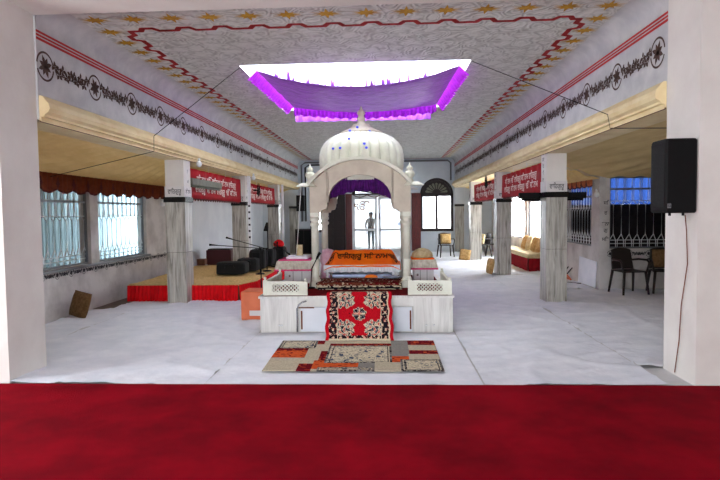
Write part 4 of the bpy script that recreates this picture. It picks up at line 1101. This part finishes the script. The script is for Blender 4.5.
# ------------------------------------------------------------------ the man outside
def man(x,y):
    t=thing('person',(x,y,-.02),'person in a brown vest and grey trousers standing outside the glass door','person')
    H=1.66
    J={'pel':(0,0,.9),'sp':(0,0,1.08),'ch':(0,0,1.27),'nk':(0,0,1.40),'hb':(0,-.01,1.46),'hd':(0,-.02,1.55),'ht':(0,-.01,1.62),
       'sl':(-.16,0,1.34),'el':(-.24,.02,1.08),'wl':(-.20,-.1,.88),'hl':(-.19,-.13,.80),'sr':(.16,0,1.34),'er':(.22,.02,1.07),'wr':(.2,-.08,.86),'hr':(.19,-.11,.78),
       'tl':(-.08,0,.86),'kl':(-.09,-.01,.48),'al':(-.09,.02,.09),'fl':(-.1,-.12,.035),'tr':(.08,0,.86),'kr':(.09,-.01,.48),'ar':(.085,.02,.09),'fr':(.1,-.12,.035)}
    Rr={'pel':.12,'sp':.115,'ch':.135,'nk':.055,'hb':.06,'hd':.085,'ht':.06,'sl':.06,'el':.042,'wl':.032,'hl':.03,'sr':.06,'er':.042,'wr':.032,'hr':.03,'tl':.09,'kl':.06,'al':.042,'fl':.035,'tr':.09,'kr':.06,'ar':.042,'fr':.035}
    E_=[('pel','sp'),('sp','ch'),('ch','nk'),('nk','hb'),('hb','hd'),('hd','ht'),('ch','sl'),('sl','el'),('el','wl'),('wl','hl'),('ch','sr'),('sr','er'),('er','wr'),('wr','hr'),('pel','tl'),('tl','kl'),('kl','al'),('al','fl'),('pel','tr'),('tr','kr'),('kr','ar'),('ar','fr')]
    ks=list(J); me=bpy.data.meshes.new('body'); me.from_pydata([J[k_] for k_ in ks],[(ks.index(a),ks.index(b)) for a,b in E_],[])
    o=bpy.data.objects.new('body',me); C.objects.link(o)
    sk=o.modifiers.new('skin','SKIN'); 
    for i,k_ in enumerate(ks): me.skin_vertices[0].data[i].radius=(Rr[k_]*1.22,Rr[k_])
    me.skin_vertices[0].data[0].use_root=True
    o.modifiers.new('sub','SUBSURF').levels=2
    bm=bpy.data.meshes.new_from_object(o.evaluated_get(bpy.context.evaluated_depsgraph_get()))
    bpy.data.objects.remove(o); o=bpy.data.objects.new('body',bm); C.objects.link(o); o.parent=t
    bm.materials.clear()
    for k_ in ('skin','vest','trouser','shoe','plaster'): bm.materials.append(M[k_])
    for p in bm.polygons:
        c=p.center; p.use_smooth=True
        if c.z<.1: p.material_index=3
        elif c.z<.93 and abs(c.x)<.17 : p.material_index=2
        elif c.z>1.42: p.material_index=0
        elif abs(c.x)<.15: p.material_index=1
        elif c.z>1.1: p.material_index=1
        else: p.material_index=0
    MB().lathe([(.088,-.02),(.092,.03),(.075,.07),(.03,.09)],(x,y-.01,1.57),16).box(x-.06,x+.06,y-.18,y-.06,1.555,1.565).build('cap','black',t)
    for sx in (-1,1):
        m=MB()
        for i in range(4): m.tube([(x+sx*(.17+.015*i),y-.13,.77),(x+sx*(.17+.015*i),y-.14,.72),(x+sx*(.17+.015*i),y-.12,.69-.004*i)],.008,6)
        m.build('finger','skin',t)
    m=MB(); m.tube([(x,y-.1,1.555),(x,y-.118,1.535),(x,y-.1,1.53)],.012,6); m.build('nose','skin',t)
man(-.68,24.4)

# ------------------------------------------------------------------ light
w=bpy.data.worlds.new('sky'); bpy.context.scene.world=w; w.use_nodes=True
bg=w.node_tree.nodes['Background']; bg.inputs['Color'].default_value=(.90,.95,1,1); bg.inputs['Strength'].default_value=6.0
def portal(loc,rot,sx,sy):
    l=bpy.data.lights.new('daylight','AREA'); l.shape='RECTANGLE'; l.size=sx; l.size_y=sy; l.cycles.is_portal=True
    o=bpy.data.objects.new('daylight',l); C.objects.link(o); o.location=loc; o.rotation_euler=rot
portal((-.45,9.92,4.99),(0,0,0),3.4,3.55)
portal((-7.1,2.6,1.75),(0,R(-90),0),1.5,2.8)
portal((-1.3,-4.6,1.2),(R(90),0,0),3.8,2.4)
for a,b,c,d in LW: portal((WL-.15,(a+b)/2,(c+d)/2),(0,R(-90),0),d-c,b-a)
for a,b,c,d in RW[1:]: portal((WR+.15,(a+b)/2,(c+d)/2),(0,R(90),0),d-c,b-a)
portal((-.2,YB+.15,1.2),(R(-90),0,0),2.4,2.3)
portal((2.05,YB+.15,1.6),(R(-90),0,0),1.2,1.3)

# ------------------------------------------------------------------ camera
f,yaw,pit,rol=551.2,.0481,.0481,-.0119
F=Vector((-sin(yaw)*cos(pit),cos(yaw)*cos(pit),-sin(pit))); Rv=Vector((cos(yaw),sin(yaw),0)); U=Rv.cross(F)
R2=cos(rol)*Rv+sin(rol)*U; U2=-sin(rol)*Rv+cos(rol)*U
cd=bpy.data.cameras.new('camera'); cam=bpy.data.objects.new('camera',cd); C.objects.link(cam)
cam.matrix_world=Matrix(((R2.x,U2.x,-F.x,0),(R2.y,U2.y,-F.y,0),(R2.z,U2.z,-F.z,1.6),(0,0,0,1)))
cd.sensor_width=36; cd.lens=f/720*36; cd.clip_start=.05; cd.clip_end=200
sc=bpy.context.scene; sc.camera=cam
sc.view_settings.view_transform='Standard'; sc.view_settings.look='None'; sc.view_settings.exposure=2.0; sc.view_settings.gamma=1; sc.view_settings.use_curve_mapping=False
